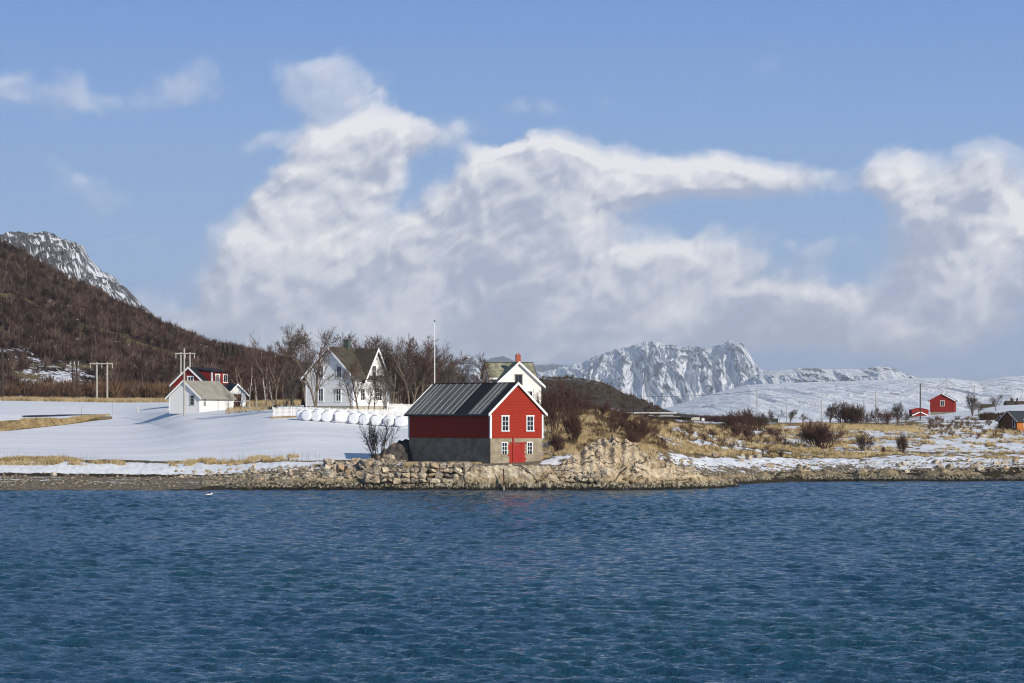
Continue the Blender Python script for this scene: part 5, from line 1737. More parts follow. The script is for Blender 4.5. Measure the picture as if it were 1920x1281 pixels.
def flagpole():
    Y = 318; x = X(815, Y); g = ground_z(x, Y)
    root = empty("flagpole", (x, Y, g)); tag(root, "slender white flagpole with a dark knob behind the boathouse roof", "flagpole")
    zt = Zp(604, Y) - g
    m = mat("flagpole_white", (.85, .85, .83), .4, .05)
    a = MB(); a.tube([(0, 0, -.3), (0, 0, zt)], [.062, .040], 12); a.build("pole", m, root)
    b = MB(); b.tube([(0, 0, zt), (0, 0, zt + .05), (0, 0, zt + .14), (0, 0, zt + .2)], [.03, .09, .09, .03], 12); b.build("finial", mat("finial", (.05, .05, .06), .4), root)


flagpole()


def iron_post():
    Y = 279.0; x = X(945, Y)
    root = empty("mooring_post", (x, Y, -.5)); tag(root, "rusty iron mooring post standing in the water before the boathouse gable", "post")
    a = MB(); a.tube([(0, 0, 0), (-.02, 0, .95)], [.075, .07], 10); a.build("pale_foot", mat("limed_iron", (.45, .38, .34), .8), root)
    b = MB(); b.tube([(-.02, 0, .951), (-.05, 0, 2.65)], [.07, .07], 10); b.build("shaft", mat("rust", (.11, .045, .035), .8, .4, 4), root)


iron_post()


def cable(p, q, sag, label, r=.028):
    mb = MB(); n = 14
    p = Vector(p); q = Vector(q)
    pts = [p.lerp(q, i / n) - Vector((0, 0, sag * 4 * (i / n) * (1 - i / n))) for i in range(n + 1)]
    mb.tube(pts, [r] * (n + 1), 5)
    o = mb.build("power_cable", mat("cable_black", (.03, .03, .032), .6), None)
    tag(o, label, "cable")


cable((X(1187.5, 560), 560, Zp(742.5, 560)), (X(1419.5, 470), 470, Zp(732.5, 470)), .45, "thin cable strung from the building pole to the thicket pole")
cable((X(1774.5, 640), 640, Zp(711, 640)), (X(1827, 560), 560, Zp(724, 560)), 1.0, "sagging cable from the pole behind the red cabin to the tree pole")
cable((X(1725.5, 520), 520, Zp(721, 520)), (X(1774.5, 640), 640, Zp(713, 640)), 1.0, "sagging cable between the two poles either side of the red cabin's left corner")
cable((X(1642.5, 500), 500, Zp(735, 500)), (X(1725.5, 520), 520, Zp(722, 520)), .9, "faint cable left of the small red gable's pole", r=.018)
for (px, py0, py1, Y, w, c, lab, lean) in ((151, 774, 760.5, 425, .03, (.30, .16, .13), "thin leaning reddish snow stake beside the road bank", -.35), (210.5, 777, 753, 440, .025, (.25, .22, .2), "thin upright snow stake at the end of the road bank", 0),
                                           (259, 771, 761.5, 440, .10, (.62, .58, .50), "short pale wooden post in the snowfield left of the shed", .1), (93, 751, 747, 520, .09, (.6, .5, .38), "tiny pale post at the edge of the snowfield", 0),
                                           (1449, 800, 785, 460, .04, (.5, .48, .45), "slanting pale stay rod in front of the dark green barn", .9)):
    x = X(px, Y); g = min(ground_z(x, Y), Zp(py0, Y))
    a = MB(); a.tube([(x, Y, g - .2), (x - lean * .8, Y, Zp(py1, Y))], [w, w], 8)
    tag(a.build("snow_stake" if w < .05 else "fence_post", mat("stake_%d" % px, c, .8), None), lab, "stake" if w < .05 else "post")


def duck():
    Y = 260; x = X(390, Y)
    root = empty("sea_duck", (x, Y, -.03), math.radians(-10)); tag(root, "small black and white sea duck floating off the gravel beach", "duck")
    k = MB(); k.tube([(-.30, 0, .06), (-.22, 0, .07), (-.05, 0, .08), (.12, 0, .08), (.24, 0, .09), (.28, 0, .10), (.31, 0, .17), (.33, 0, .24), (.37, 0, .25), (.42, 0, .235), (.47, 0, .225)],
                     [.02, .08, .13, .13, .09, .07, .055, .065, .06, .03, .01], 12)
    m, T, bs = new_mat("plumage")
    sp = T.new('ShaderNodeSeparateXYZ'); T.put(sp.inputs[0], T.new('ShaderNodeTexCoord').outputs['Object'])
    T.put(bs.inputs['Base Color'], T.mix(T.rng(sp.outputs[2], .10, .13), (.02, .02, .02), (.80, .80, .78)))
    k.build("body", m, root, shade=True)


duck()

# ------------------------------------------------------------------ trees and shrubs
def grow(rnd, p, d, L, r, lvl, spec, out):
    nseg, wig, trop, nch, ang, lr, start, rr = spec[lvl]
    pts = [p]; step = L / nseg
    dirs = []
    for i in range(nseg):
        d = (d + Vector((rnd.gauss(0, wig), rnd.gauss(0, wig), rnd.gauss(0, wig) + trop))).normalized()
        p2 = p + d * step
        r0 = r * (1 - .55 * i / nseg) if lvl < len(spec) - 1 else r * (1 - .3 * i / nseg)
        r1 = r * (1 - .55 * (i + 1) / nseg) if lvl < len(spec) - 1 else r * (1 - .3 * (i + 1) / nseg)
        out.append((p, p2, r0, r1, lvl))
        p = p2; pts.append(p); dirs.append(d)
    if lvl + 1 < len(spec):
        n = nch if isinstance(nch, int) else rnd.randint(*nch)
        for k in range(n):
            t = start + (1 - start) * (k + rnd.random()) / n
            f = min(t * nseg, nseg - .001); i = int(f)
            q = pts[i].lerp(pts[i + 1], f - i); dd = dirs[i]
            ax = dd.cross(Vector((rnd.gauss(0, 1), rnd.gauss(0, 1), rnd.gauss(0, 1)))).normalized()
            a = math.radians(ang * rnd.uniform(.7, 1.25))
            nd = dd * math.cos(a) + ax * math.sin(a)
            ln = L * lr * rnd.uniform(.7, 1.2) * (1.15 - .55 * t)
            grow(rnd, q, nd, ln, max(spec[lvl + 1][7], r * .55 * (1 - .5 * t)), lvl + 1, spec, out)


def seg_mesh(name, segs, k, material):
    n = len(segs)
    P0 = np.array([tuple(s[0]) for s in segs]); P1 = np.array([tuple(s[1]) for s in segs])
    R0 = np.array([s[2] for s in segs])[:, None]; R1 = np.array([s[3] for s in segs])[:, None]
    D = P1 - P0; D /= np.linalg.norm(D, axis=1)[:, None] + 1e-9
    A = np.cross(D, np.array([.37, .91, .17])); A /= np.linalg.norm(A, axis=1)[:, None] + 1e-9
    B = np.cross(D, A)
    V = np.zeros((n, 2 * k, 3)); Fc = np.zeros((n, k, 4), int)
    for j in range(k):
        a = 2 * math.pi * j / k
        o = A * math.cos(a) + B * math.sin(a)
        V[:, j] = P0 + o * R0; V[:, k + j] = P1 + o * R1
        Fc[:, j] = np.array([j, (j + 1) % k, k + (j + 1) % k, k + j])
    Fc = Fc + (np.arange(n) * 2 * k)[:, None, None]
    me_o = np_mesh(name, V.reshape(-1, 3), Fc.reshape(-1, 4), material)
    me = me_o.data
    bpy.data.objects.remove(me_o)
    return me


BARK = mat("grey_bark", (.20, .155, .115), .95, .5, 2.2, stretch=(2, 2, .5))
TWIG = mat("brown_twigs", (.125, .080, .060), .95, .45, .7)
TWIGR = mat("reddish_twigs", (.105, .050, .040), .95, .45, .7)
TWIGG = mat("grey_twigs", (.13, .105, .095), .95, .45, .7)
BIRCH = mat("birch_bark", (.66, .62, .56), .8, .55, 1.8, stretch=(1, 1, 3))
SHRUB = mat("shrub_twigs", (.11, .056, .042), .95, .45, .8)
SHRUBP = mat("pale_stems", (.26, .20, .15), .95, .45, .8)
# per level: segments, wiggle, upward pull, children, angle, length ratio, first child at, least radius
SPEC_TREE = [(7, .10, .05, (9, 11), 38, .52, .25, .12), (5, .16, .07, (6, 8), 36, .55, .25, .05), (4, .20, .07, (5, 6), 36, .60, .2, .024), (3, .22, .05, (3, 4), 34, .62, .15, .015), (2, .22, .03, 0, 0, 0, 0, .011)]
SPEC_BIRCH = [(9, .06, .04, (14, 16), 46, .28, .3, .07), (4, .14, .05, (5, 6), 34, .55, .2, .02), (3, .2, .0, (4, 5), 32, .6, .15, .013), (2, .22, -.05, 0, 0, 0, 0, .010)]
SPEC_SHRUB = [(5, .12, .10, (6, 8), 26, .55, .2, .030), (3, .18, .12, (4, 5), 26, .60, .15, .016), (2, .2, .08, (2, 3), 26, .6, .1, .012), (2, .2, .06, 0, 0, 0, 0, .009)]


def make_tree(seed, spec, stems=1, spread=.15, twig=TWIG, bark=BARK, height=10, r0=.17, name="bare_tree"):
    rnd = random.Random(seed); out = []
    for i in range(stems):
        a = rnd.uniform(0, 6.28); sp = spread * (rnd.uniform(.6, 1.3) if stems > 1 else .3)
        d = Vector((math.cos(a) * sp, math.sin(a) * sp, 1)).normalized()
        base = Vector((math.cos(a) * .2 * (stems > 1), math.sin(a) * .2 * (stems > 1), -.3))
        grow(rnd, base, d, height * rnd.uniform(.62, .8), r0 * rnd.uniform(.8, 1.1), 0, spec, out)
    top = max(s[1].z for s in out); k = height / top
    out = [(s[0] * k, s[1] * k, s[2], s[3], s[4]) for s in out]
    tr = seg_mesh("trunk", [s for s in out if s[4] <= 1 and s[2] > .04 or s[4] == 0], 7, bark)
    cr = seg_mesh("crown", [s for s in out if not (s[4] <= 1 and s[2] > .04 or s[4] == 0)], 3, twig)
    return tr, cr


def place_tree(meshes, px, Y, h, label, group=None, proto_h=10, rnd=random, cat="tree", name="bare_tree", wide=1.0, base=None):
    x = X(px, Y); g = ground_z(x, Y) if base is None else base
    root = empty(name, (x, Y, g), rnd.uniform(0, 6.28)); tag(root, label, cat, group)
    s = h / proto_h; root.scale = (s * wide, s * wide, s)
    for n, me in (("trunk", meshes[0]), ("crown", meshes[1])):
        o = bpy.data.objects.new(n, me); col.objects.link(o); o.parent = root
    return root


R9 = random.Random(77)
TREES = [make_tree(s, SPEC_TREE, st, .16, tw) for s, st, tw in ((1, 1, TWIG), (2, 2, TWIG), (3, 1, TWIGG), (4, 3, TWIG), (5, 2, TWIGR), (6, 1, TWIGR), (8, 4, TWIGG))]
BIRCHES = [make_tree(s, SPEC_BIRCH, 1, .1, TWIGR, BIRCH, r0=.13) for s in (31, 32, 33)]


def gh(px, py_top, Y):
    return Zp(py_top, Y) - ground_z(X(px, Y), Y)


TL = [
    # px, top row, distance, mesh, label
    (594, 608, 367, 1, "tall bare tree with paired trunks in front of the farmhouse's left gable"),
    (657, 684, 369, 2, "small bare tree forking low before the farmhouse corner"),
    (673, 668, 369, 0, "bare tree with a thick trunk before the middle of the farmhouse"),
    (692, 688, 368, 2, "thin forked bare tree before the farmhouse's cross gable"),
    (703, 700, 369, 0, "slight multi-stemmed bare tree below the cross gable"),
    (718, 672, 368, 2, "bare tree before the farmhouse's right corner board"),
    (520, 614, 398, 1, "tall bare tree, leftmost of the three high crowns left of the farmhouse"),
    (547, 606, 400, 0, "tall bare tree in the middle of the three high crowns left of the farmhouse"),
    (572, 606, 402, 2, "tall bare tree whose crown rises just left of the farmhouse gable peak"),
    (500, 640, 420, 5, "reddish bare tree between the birches and the tall crowns"),
    (478, 652, 425, 5, "reddish bare tree behind the right-hand birch clump"),
    (459, 660, 440, 4, "reddish bare tree rising behind the outhouse door"),
    (545, 700, 385, 6, "gnarled low bare tree by the left end of the picket fence"),
    (535, 668, 430, 3, "bushy bare tree filling the gap left of the farmhouse"),
    (640, 622, 408, 4, "bare tree showing behind the farmhouse chimney"),
    (668, 618, 412, 5, "dense reddish tree behind the farmhouse ridge"),
    (690, 622, 410, 5, "dense reddish tree behind the cross gable peak"),
    (708, 626, 415, 4, "narrow bare tree just right of the cross gable peak"),
    (738, 632, 385, 3, "bare tree with fanned trunks right of the farmhouse"),
    (752, 628, 388, 6, "many-stemmed bare tree above the right end of the picket fence"),
    (764, 626, 384, 1, "bare tree with a pale curved trunk left of the flagpole"),
    (776, 624, 392, 3, "tall brown bare tree second left of the flagpole"),
    (788, 625, 386, 4, "tall brown bare tree next left of the flagpole"),
    (800, 630, 395, 1, "bare tree directly left of the flagpole"),
    (822, 645, 396, 2, "bare tree directly right of the flagpole"),
    (833, 660, 388, 6, "twiggy bare tree above the left part of the boathouse roof"),
    (846, 672, 392, 3, "shorter bare tree above the ribbed roof"),
    (862, 676, 400, 6, "low greyish bare tree before the small white peak"),
    (878, 672, 396, 2, "grey bare tree before the blue distant ridge"),
    (897, 660, 392, 0, "upright dark bare tree left of the slate-roofed house"),
    (910, 688, 400, 5, "low reddish tree touching the slate-roofed house"),
    (925, 700, 405, 5, "low reddish tree hiding the slate-roofed house's left wall"),
    (1555, 750, 452, 6, "rounded bare tree left of the dark bush on the crest"),
    (1445, 766, 520, 3, "small distant bare tree right of the thicket"),
    (1462, 768, 525, 2, "small distant bare tree left of the street lamp"),
    (1481, 764, 515, 6, "broad distant bare tree by the street lamp"),
    (1505, 772, 520, 3, "low distant bare tree before the white bales of the far shore"),
    (1645, 758, 475, 3, "bare bushy tree at the left end of the board fence"),
    (1683, 750, 470, 6, "spreading bare tree in the middle of the board fence"),
    (1699, 768, 480, 3, "small bare tree at the right end of the board fence"),
    (1824, 733, 540, 6, "tall many-stemmed bare tree right of the red cabin"),
    (1835, 752, 545, 3, "thin bare tree beside the tall many-stemmed one"),
    (1868, 738, 560, 1, "bare tree in front of the far mossy roof"),
    (1897, 744, 600, 3, "faint bare tree before the far olive roof"),
]
for (px, pt, Y, k, lab) in TL:
    place_tree(TREES[k], px, Y, gh(px, pt, Y), lab, rnd=R9, wide=.92 if px < 1000 else 1.15)
for (px, pt, Y, k, lab) in ((468, 672, 396, 0, "slender white-barked birch right of the outhouse, leaning left"), (480, 700, 395, 1, "white birch stem close beside the leaning one"),
                            (511, 704, 372, 2, "small birch with a black foot at the left end of the picket fence"), (497, 640, 450, 1, "tall pale birch standing in the dark trees behind the clump"),
                            (513, 648, 455, 2, "pale birch stem in the shade of the trees right of the tall birch")):
    t = place_tree(BIRCHES[k], px, Y, gh(px, pt, Y), lab, rnd=R9, name="birch_tree", wide=.75)
    t.rotation_euler = (0.03, -.05 if px == 468 else .02, R9.uniform(0, 6))


def shrub_mesh(seed, stems, height, material, spread=.45):
    rnd = random.Random(seed); out = []
    for i in range(stems):
        a = rnd.uniform(0, 6.28); sp = spread * math.sqrt(rnd.random())
        d = Vector((math.cos(a) * sp * 1.3, math.sin(a) * sp * 1.3, 1)).normalized()
        grow(rnd, Vector((math.cos(a) * sp * .7, math.sin(a) * sp * .7, -.1)), d, height * rnd.uniform(.5, .75), .035, 0, SPEC_SHRUB, out)
    top = max(s[1].z for s in out); k = height / top
    out = [(s[0] * k, s[1] * k, s[2], s[3], s[4]) for s in out]
    return seg_mesh("shrub", out, 3, material)


SH = {'d': [shrub_mesh(51 + i, [18, 24, 27][i], 3, SHRUB, [.42, .5, .55][i]) for i in range(3)], 's': [shrub_mesh(61, 12, 3, SHRUB, .5)], 'p': [shrub_mesh(71 + i, 9, 3, SHRUBP, .5) for i in range(2)],
      'r': [shrub_mesh(81 + i, 16, 3, TWIGR, .5) for i in range(2)], 'b': [shrub_mesh(91, 12, 3, mat("black_twigs", (.035, .028, .026), .9), .42)]}
SL = [
    (709, 776, 291, 'b', .72, "dark leafless shrub spreading above the boulder heap at the boathouse corner"),
    (1040, 706, 312, 's', .75, "tall bare shrub at the right rear of the boathouse"),
    (1028, 722, 330, 'r', .8, "reddish shrub before the white house's lower wall"),
    (1062, 716, 330, 'r', .8, "reddish-brown bushy shrub second right of the boathouse"),
    (1080, 722, 320, 's', .8, "tall dark shrub beside the pale stump on the knoll"),
    (1075, 758, 300, 'd', .8, "low brown shrub on the grassy knoll just right of the boathouse"),
    (1100, 748, 345, 'r', 1.3, "rusty shrub at the left of the thicket row on the knoll"),
    (1125, 750, 342, 'r', 1.3, "rusty shrub in the middle of the thicket row on the knoll"),
    (1148, 766, 312, 's', 1.1, "dark shrub directly above the peak of the rock outcrop"),
    (1162, 762, 335, 'd', 1.2, "dense brown shrub before the flat building's left end"),
    (1190, 770, 312, 'd', 1.0, "dense brown shrub right of the outcrop's peak"),
    (1206, 776, 318, 's', 1.0, "brown shrub below the flat building's roof edges"),
    (1182, 800, 300, 'd', 1.0, "low twiggy shrub behind the outcrop's right shoulder"),
    (1240, 818, 330, 'd', 1.0, "small ground-hugging brown shrub on the grassy slope"),
    (1365, 770, 412, 'd', 1.08, "leftmost high bush of the big brown thicket"),
    (1384, 764, 405, 'd', 1.08, "second high bush of the big brown thicket"),
    (1402, 760, 408, 'd', 1.08, "highest bush in the middle of the big brown thicket"),
    (1422, 768, 410, 'd', 1.08, "right-hand bush of the big brown thicket"),
    (1380, 790, 382, 'd', 1.1, "lower front bush of the big thicket, left side"),
    (1405, 792, 378, 'd', 1.1, "lower front bush of the big thicket, middle"),
    (1338, 806, 368, 's', 1.0, "low dark shrub left of the big thicket's foot"),
    (1458, 808, 378, 's', .8, "small dark shrub alone right of the big thicket"),
    (1448, 798, 395, 'd', .9, "wispy shrub at the right foot of the big thicket"),
    (1500, 800, 378, 'p', 1.2, "pale-stemmed shrub beside the snowy hollow"),
    (1514, 798, 376, 'p', 1.0, "second pale-stemmed shrub touching the rust-brown bush"),
    (1530, 786, 370, 'd', 1.08, "rust-brown bush in mid slope, left half"),
    (1546, 790, 368, 'd', 1.08, "rust-brown bush in mid slope, right half"),
    (1520, 778, 398, 's', .9, "thin dark shrub behind the rust-brown bush"),
    (1580, 750, 446, 'd', 1.1, "large dark round bush on the crest, left half"),
    (1596, 748, 446, 'd', 1.1, "large dark round bush on the crest, right half"),
    (1607, 758, 448, 'd', .9, "outer twigs bush at the right of the dark round one"),
    (1622, 806, 366, 'd', 1.1, "compact rounded dark bush standing alone in the straw grass"),
    (1692, 808, 360, 'd', .82, "tall oval dark bush, rightmost one in the straw grass"),
    (1656, 836, 362, 'r', .9, "tiny twiggy shrub between the two rounded bushes"),
    (1625, 770, 470, 's', 1.0, "small bush behind the board fence's left end"),
    (1660, 764, 462, 'd', .9, "dark bush before the board fence"),
    (1853, 770, 520, 'd', .8, "dark bush at the end of the dark hedge"),
    (1045, 802, 293, 'd', .9, "snow-dusted low shrub at the boathouse's right wall"),
]
for (px, pt, Y, k, wide, lab) in SL:
    me = R9.choice(SH[k]); x = X(px, Y); g = ground_z(x, Y)
    o = bpy.data.objects.new("shrub", me); col.objects.link(o); h = Zp(pt, Y) - g
    s = h / 3.0
    o.location = (x, Y, g); o.rotation_euler = (0, 0, R9.uniform(0, 6.28)); o.scale = (max(s, .8) * wide if s < .8 else s * wide, s * wide, s)
    tag(o, lab, "shrub")


# conifers on the shoulder of the wooded slope
def conifer_mesh(seed):
    rnd = random.Random(seed); V = []; Fc = []
    for i in range(900):
        t = rnd.random() ** .8; z = .6 + 6.4 * t; rad = (1 - t) * 1.7 * rnd.uniform(.3, 1) + .05
        a = rnd.uniform(0, 6.28); x, y = math.cos(a) * rad, math.sin(a) * rad
        b = Vector((x, y, z - rad * .25)); s = .32 * rnd.uniform(.6, 1.2)
        u = Vector((math.cos(a), math.sin(a), -.3)) * s; w = Vector((-math.sin(a), math.cos(a), rnd.uniform(-.4, .4))) * s * .6
        n = len(V); V += [tuple(b - w), tuple(b + w), tuple(b + u)]; Fc.append((n, n + 1, n + 2))
    o = np_mesh("crown", V, Fc, mat("dark_needles", (.012, .020, .012), .9, .5, 1)); me = o.data; bpy.data.objects.remove(o)
    t = seg_mesh("trunk", [(Vector((0, 0, -.5)), Vector((0, 0, 6.8)), .12, .02, 0)], 6, BARK)
    return t, me


CON = [conifer_mesh(7), conifer_mesh(8)]
for i, (px, pt, lab) in enumerate(((418, 643, "dark conifer on the slope's shoulder, leftmost and tallest"), (426, 646, "dark conifer second on the slope's shoulder"), (437, 648, "pointed dark conifer in the group's middle"),
                                   (446, 654, "small dark conifer at the lower end of the group"), (455, 657, "tiny dark conifer furthest right above the outhouse"))):
    Y = 640; root = empty("conifer_tree", (X(px, Y), Y, Zp(pt + 32, Y)), i * 1.3)
    tag(root, lab, "tree"); s = 32 / F * Y / 7.0; root.scale = (s, s, s)
    for n, me in zip(("trunk", "crown"), CON[i % 2]):
        o = bpy.data.objects.new(n, me); col.objects.link(o); o.parent = root


# ------------------------------------------------------------------ thickets that nobody could count
def scrub(name, P, H, rs, material, label, blades=44, wide=.55, bw=.05, pale=False):
    """P (n,3) foot points, H (n) heights; each bush a fan of thin forked stems"""
    n = len(P); V = np.zeros((n, blades, 3, 3)); tint = np.zeros((n, blades, 3))
    for b in range(blades):
        a = rs.rand(n) * 6.28; rad = np.sqrt(rs.rand(n)) * wide
        lvl = rs.rand(n)
        bx = np.cos(a) * rad * .35 * H * (.3 + lvl); by = np.sin(a) * rad * .35 * H * (.3 + lvl)
        base = P + np.stack([bx, by, H * lvl * .55], 1)
        tip = P + np.stack([np.cos(a) * rad * H * (.55 + .35 * lvl), np.sin(a) * rad * H * (.55 + .35 * lvl), H * (.5 + .5 * lvl) * (1 - .35 * rad ** 2) * rs.uniform(.75, 1.05, n)], 1)
        tip += rs.randn(n, 3) * .12 * H[:, None] * [1, 1, .5]
        w = bw * (1 + rs.rand(n)) * (H / 3)
        V[:, b, 0] = base - np.stack([w, 0 * w, 0 * w], 1); V[:, b, 1] = base + np.stack([w, 0 * w, 0 * w], 1); V[:, b, 2] = tip
        tint[:, b] = (rs.rand(n) * .5)[:, None]
        if pale and b == 0:
            V[:, b, 2] = base + np.stack([rs.randn(n) * .12, rs.randn(n) * .12, H * .75], 1); V[:, b, 0, 2] -= H * lvl * .3; V[:, b, 1, 2] -= H * lvl * .3; tint[:, b] = (rs.rand(n) > .6)[:, None] * .8
    tint += rs.rand(n)[:, None, None] * .5
    o = np_mesh(name, V.reshape(-1, 3), np.arange(n * blades * 3).reshape(-1, 3), material, attrs=dict(tint=tint))
    tag(o, label, "thicket", kind='stuff')
    return o


def tint_mat(name, a, b, c):
    m, T, bs = new_mat(name)
    t = T.attr('tint')
    p = T.pos()
    f = T.math('ADD', T.math('MULTIPLY', t, .6), T.math('MULTIPLY', T.noise(p, .035, 4, .6), .5))
    f = T.math('ADD', f, T.math('MULTIPLY', T.math('SUBTRACT', T.noise(p, .35, 4, .6), .5), .9))
    T.put(bs.inputs['Base Color'], T.ramp(f, [(.2, a), (.5, b), (.85, c)]))
    bs.inputs['Roughness'].default_value = .95
    bs.inputs['Specular IOR Level'].default_value = .05
    return m


SCR = tint_mat("hillside_scrub", (.015, .009, .009), (.040, .023, .021), (.17, .12, .095))
rs = np.random.RandomState(44)
n = 8000
px = rs.uniform(-140, 700, n); s = rs.rand(n) ** .8 * 1.03
xx, Y, z = hill_h(px, s, 522, 900, SIL_H, hz_foot, 61, 5.0)
keep = (fbm(xx / 30, Y / 24, 4, seed=66) > -.03 - .2 * (s > .93)) & ~((low_snow_mask(px, s) > .05) & (rs.rand(n) < .8))
P = np.stack([xx, Y, z - .2], 1)[keep]
scrub("hillside_thicket", P, rs.uniform(1.7, 3.9, len(P)), rs, SCR, "purple-brown leafless birch scrub covering the slope", bw=.045, pale=True)
# brown brush along the foot of the slope and behind the farm
n = 520
px = rs.uniform(-60, 330, n); Y = rs.uniform(523, 552, n); x = (px - 960) / F * Y
gz, _ = ground_zv(x, Y)
keep = fbm(px / 40, px * 0, 2, seed=5) > -.15
scrub("foot_brush", np.stack([x, Y, gz - .1], 1)[keep], rs.uniform(2.2, 4.6, keep.sum()), rs, tint_mat("foot_brush", (.050, .026, .018), (.095, .052, .034), (.19, .125, .07)), "brown brush along the foot of the wooded slope", blades=60)
n = 620
px = rs.uniform(476, 935, n); Y = rs.uniform(452, 492, n); x = (px - 960) / F * Y
gz, _ = ground_zv(x, Y)
scrub("farm_thicket", np.stack([x, Y, gz - .1], 1), rs.uniform(2.5, 5.4, n), rs, tint_mat("farm_thicket", (.018, .010, .008), (.045, .025, .018), (.10, .060, .040)), "dark undergrowth beneath the trees around the farmhouse", blades=60)
n = 420
px = rs.uniform(1175, 1430, n); Y = rs.uniform(640, 700, n); x = (px - 960) / F * Y
gz = np.interp(px, [1175, 1205, 1240, 1290, 1430], [Zp(775, 670), Zp(777, 670), Zp(781, 670), Zp(787, 670), Zp(793, 670)])
scrub("far_wood", np.stack([x, Y, gz - .3], 1), rs.uniform(1.3, 2.2, n) * np.interp(px, [1175, 1240, 1430], [1.1, 1.0, 1]), rs, tint_mat("far_wood", (.030, .017, .017), (.050, .028, .026), (.08, .05, .045)), "dark low wood along the horizon behind the flat-roofed building", blades=60, wide=.9)
n = 260
px = rs.uniform(1840, 1890, n); Y = rs.uniform(505, 520, n); x = (px - 960) / F * Y
gz, _ = ground_zv(x, Y)
scrub("dark_hedge", np.stack([x, Y, gz - .1], 1), rs.uniform(.8, 1.5, n), rs, tint_mat("dark_hedge", (.018, .011, .008), (.035, .022, .014), (.07, .045, .025)), "dark hedge in the dip left of the orange cabin", blades=40, wide=.8)
n = 1600
px = np.concatenate([rs.uniform(1025, 1250, n // 2), rs.uniform(1250, 1480, n // 4), rs.uniform(1740, 1960, n - n // 2 - n // 4)]); Y = np.concatenate([rs.uniform(292, 372, n // 2), rs.uniform(345, 420, n // 4), rs.uniform(400, 520, n - n // 2 - n // 4)]); x = (px - 960) / F * Y
gz, _ = ground_zv(x, Y)
keep = fbm(x / 5, Y / 9, 3, seed=77) > .0
scrub("heath_scrub", np.stack([x, Y, gz - .05], 1)[keep], rs.uniform(.5, 1.3, keep.sum()), rs, tint_mat("heath_scrub", (.035, .020, .014), (.075, .045, .030), (.15, .10, .06)), "low brown heath scrub on the right-hand slope", blades=34, wide=.8, bw=.06)


n = 1500
px = rs.uniform(930, 1235, n); s = rs.rand(n) * 1.02
xx, Y, z = hill_h(px, s, 580, 720, SIL_M, 7.5, 71, 2.2)
keep = fbm(xx / 7, Y / 9, 3, seed=99) > -.02
scrub("moor_scrub", np.stack([xx, Y, z - .1], 1)[keep], rs.uniform(.5, 1.3, keep.sum()), rs, tint_mat("moor_scrub", (.025, .016, .012), (.055, .036, .026), (.12, .085, .05)), "low brown scrub covering the rounded hill behind the houses", blades=26, wide=.9, bw=.07)


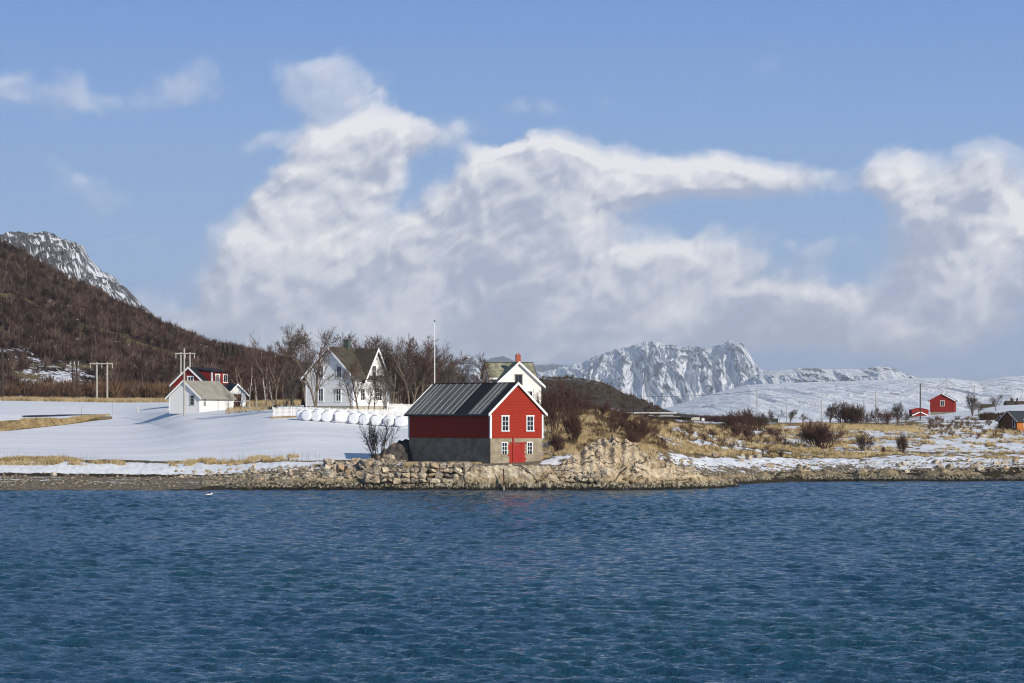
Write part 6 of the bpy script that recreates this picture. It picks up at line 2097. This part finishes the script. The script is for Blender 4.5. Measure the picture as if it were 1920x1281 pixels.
# ------------------------------------------------------------------ dry grass
def grass():
    rs = np.random.RandomState(8)
    def zone(n, p0, p1, fY, H, dens=None):
        px = rs.uniform(p0, p1, n); Y = fY(px, rs.rand(n)); x = (px - 960) / F * Y
        if dens is not None:
            k = dens(px, x, Y); px, x, Y = px[k], x[k], Y[k]
        z, r = ground_zv(x, Y)
        return x, Y, z, H * rs.uniform(.5, 1.2, len(x))
    L = lambda a, b: (lambda px, t: a + (b - a) * t)
    emb = lambda px, t: np.interp(px, [-150, 0, 120, 205], [371, 374, 405, 434]) + 2.8 * t
    Z = [
        zone(20000, -60, 560, L(299, 307), .42, lambda px, x, Y: (fbm(x / 1.8, Y / 1.4, 3, seed=31) < -.12 + .16 * (px < 110)) & (fbm(x / 9, Y / 9, 2, seed=32) < .12) & (rs.rand(len(px)) < 1 - .5 * smooth(430, 560, px))),
        zone(9000, -80, 204, emb, .22, lambda px, x, Y: fbm(x / 1.5, Y / 1.5, 2, seed=33) < .15),
        zone(52000, 1015, 1960, lambda px, t: np.interp(px, [1015, 1130, 1280, 1400, 1960], [290, 296, 318, 345, 345]) + t * np.interp(px, [1015, 1280, 1960], [60, 90, 130]), .40,
             lambda px, x, Y: (.44 + fbm(x / 6, Y / 10, 4, seed=21) + .8 * fbm(x / 1.6, Y / 2.6, 3, seed=26) + .16 * smooth(1500, 1750, px) - .18 * (1 - smooth(1150, 1300, px)) < .46) & (fbm(x / 1.2, Y / 2.5, 2, seed=22) < .06)),
        zone(14000, 1040, 1230, L(291, 330), .5, lambda px, x, Y: fbm(x / 4, Y / 4, 3, seed=23) < .12),
        zone(5000, 1500, 1720, lambda px, t: 425 + t * 25, .40),
        zone(2500, 760, 900, L(283.4, 284.6), .18, lambda px, x, Y: (fbm(x / 1.2, Y, 2, seed=24) > .05)),
        zone(7000, -80, 340, L(517, 524), .75), zone(3000, 462, 560, L(440, 448), .9), zone(1200, 425, 520, L(385, 410), .45, lambda px, x, Y: fbm(x / 2, Y / 2, 2, seed=25) > .05),
        zone(2500, 510, 800, lambda px, t: np.interp(px, [510, 800], [357.5, 360]) + t * 1.2, .16),
    ]
    x, Y, z, h = [np.concatenate([q[i] for q in Z]) for i in range(4)]
    # five blades to a tuft
    V = []; tint = []
    n = len(x); tt = rs.rand(n)
    for b in range(5):
        ox = rs.randn(n) * .10; oy = rs.randn(n) * .10; lean = rs.randn(n) * .28 * h; hh = h * rs.uniform(.6, 1.15, n); w = .020 + .018 * rs.rand(n)
        p = np.zeros((n, 3, 3))
        p[:, 0] = np.stack([x + ox - w, Y + oy, z - .04], 1); p[:, 1] = np.stack([x + ox + w, Y + oy, z - .04], 1); p[:, 2] = np.stack([x + ox + lean - .05, Y + oy + rs.randn(n) * .12 * h, z + hh], 1)
        V.append(p); tint.append(np.repeat(np.clip(tt + rs.randn(n) * .12, 0, 1)[:, None], 3, 1))
    V = np.concatenate(V); tint = np.concatenate(tint)
    m = tint_mat("dry_grass_blades", (.13, .085, .036), (.34, .25, .125), (.56, .45, .27))
    o = np_mesh("dry_grass", V.reshape(-1, 3), np.arange(len(V) * 3).reshape(-1, 3), m, attrs=dict(tint=tint))
    tag(o, "straw-coloured dry grass in tufts along the shore and on the heath", "grass", kind='stuff')
    # taller dead stalks standing along the left bank
    k = 90
    px = np.concatenate([rs.uniform(0, 190, 45), rs.uniform(400, 600, 45)]); Y = rs.uniform(301, 306, k); x = (px - 960) / F * Y; z, _ = ground_zv(x, Y)
    V = np.zeros((k, 3, 3)); w = .016; hh = rs.uniform(.5, 1.25, k)
    V[:, 0] = np.stack([x - w, Y, z], 1); V[:, 1] = np.stack([x + w, Y, z], 1); V[:, 2] = np.stack([x + rs.randn(k) * .08, Y, z + hh], 1)
    o = np_mesh("dead_stalks", V.reshape(-1, 3), np.arange(k * 3).reshape(-1, 3), mat("stalk", (.16, .12, .08), .9))
    tag(o, "thin dead stalks standing above the snow along the left bank", "stalks", kind='stuff')


grass()
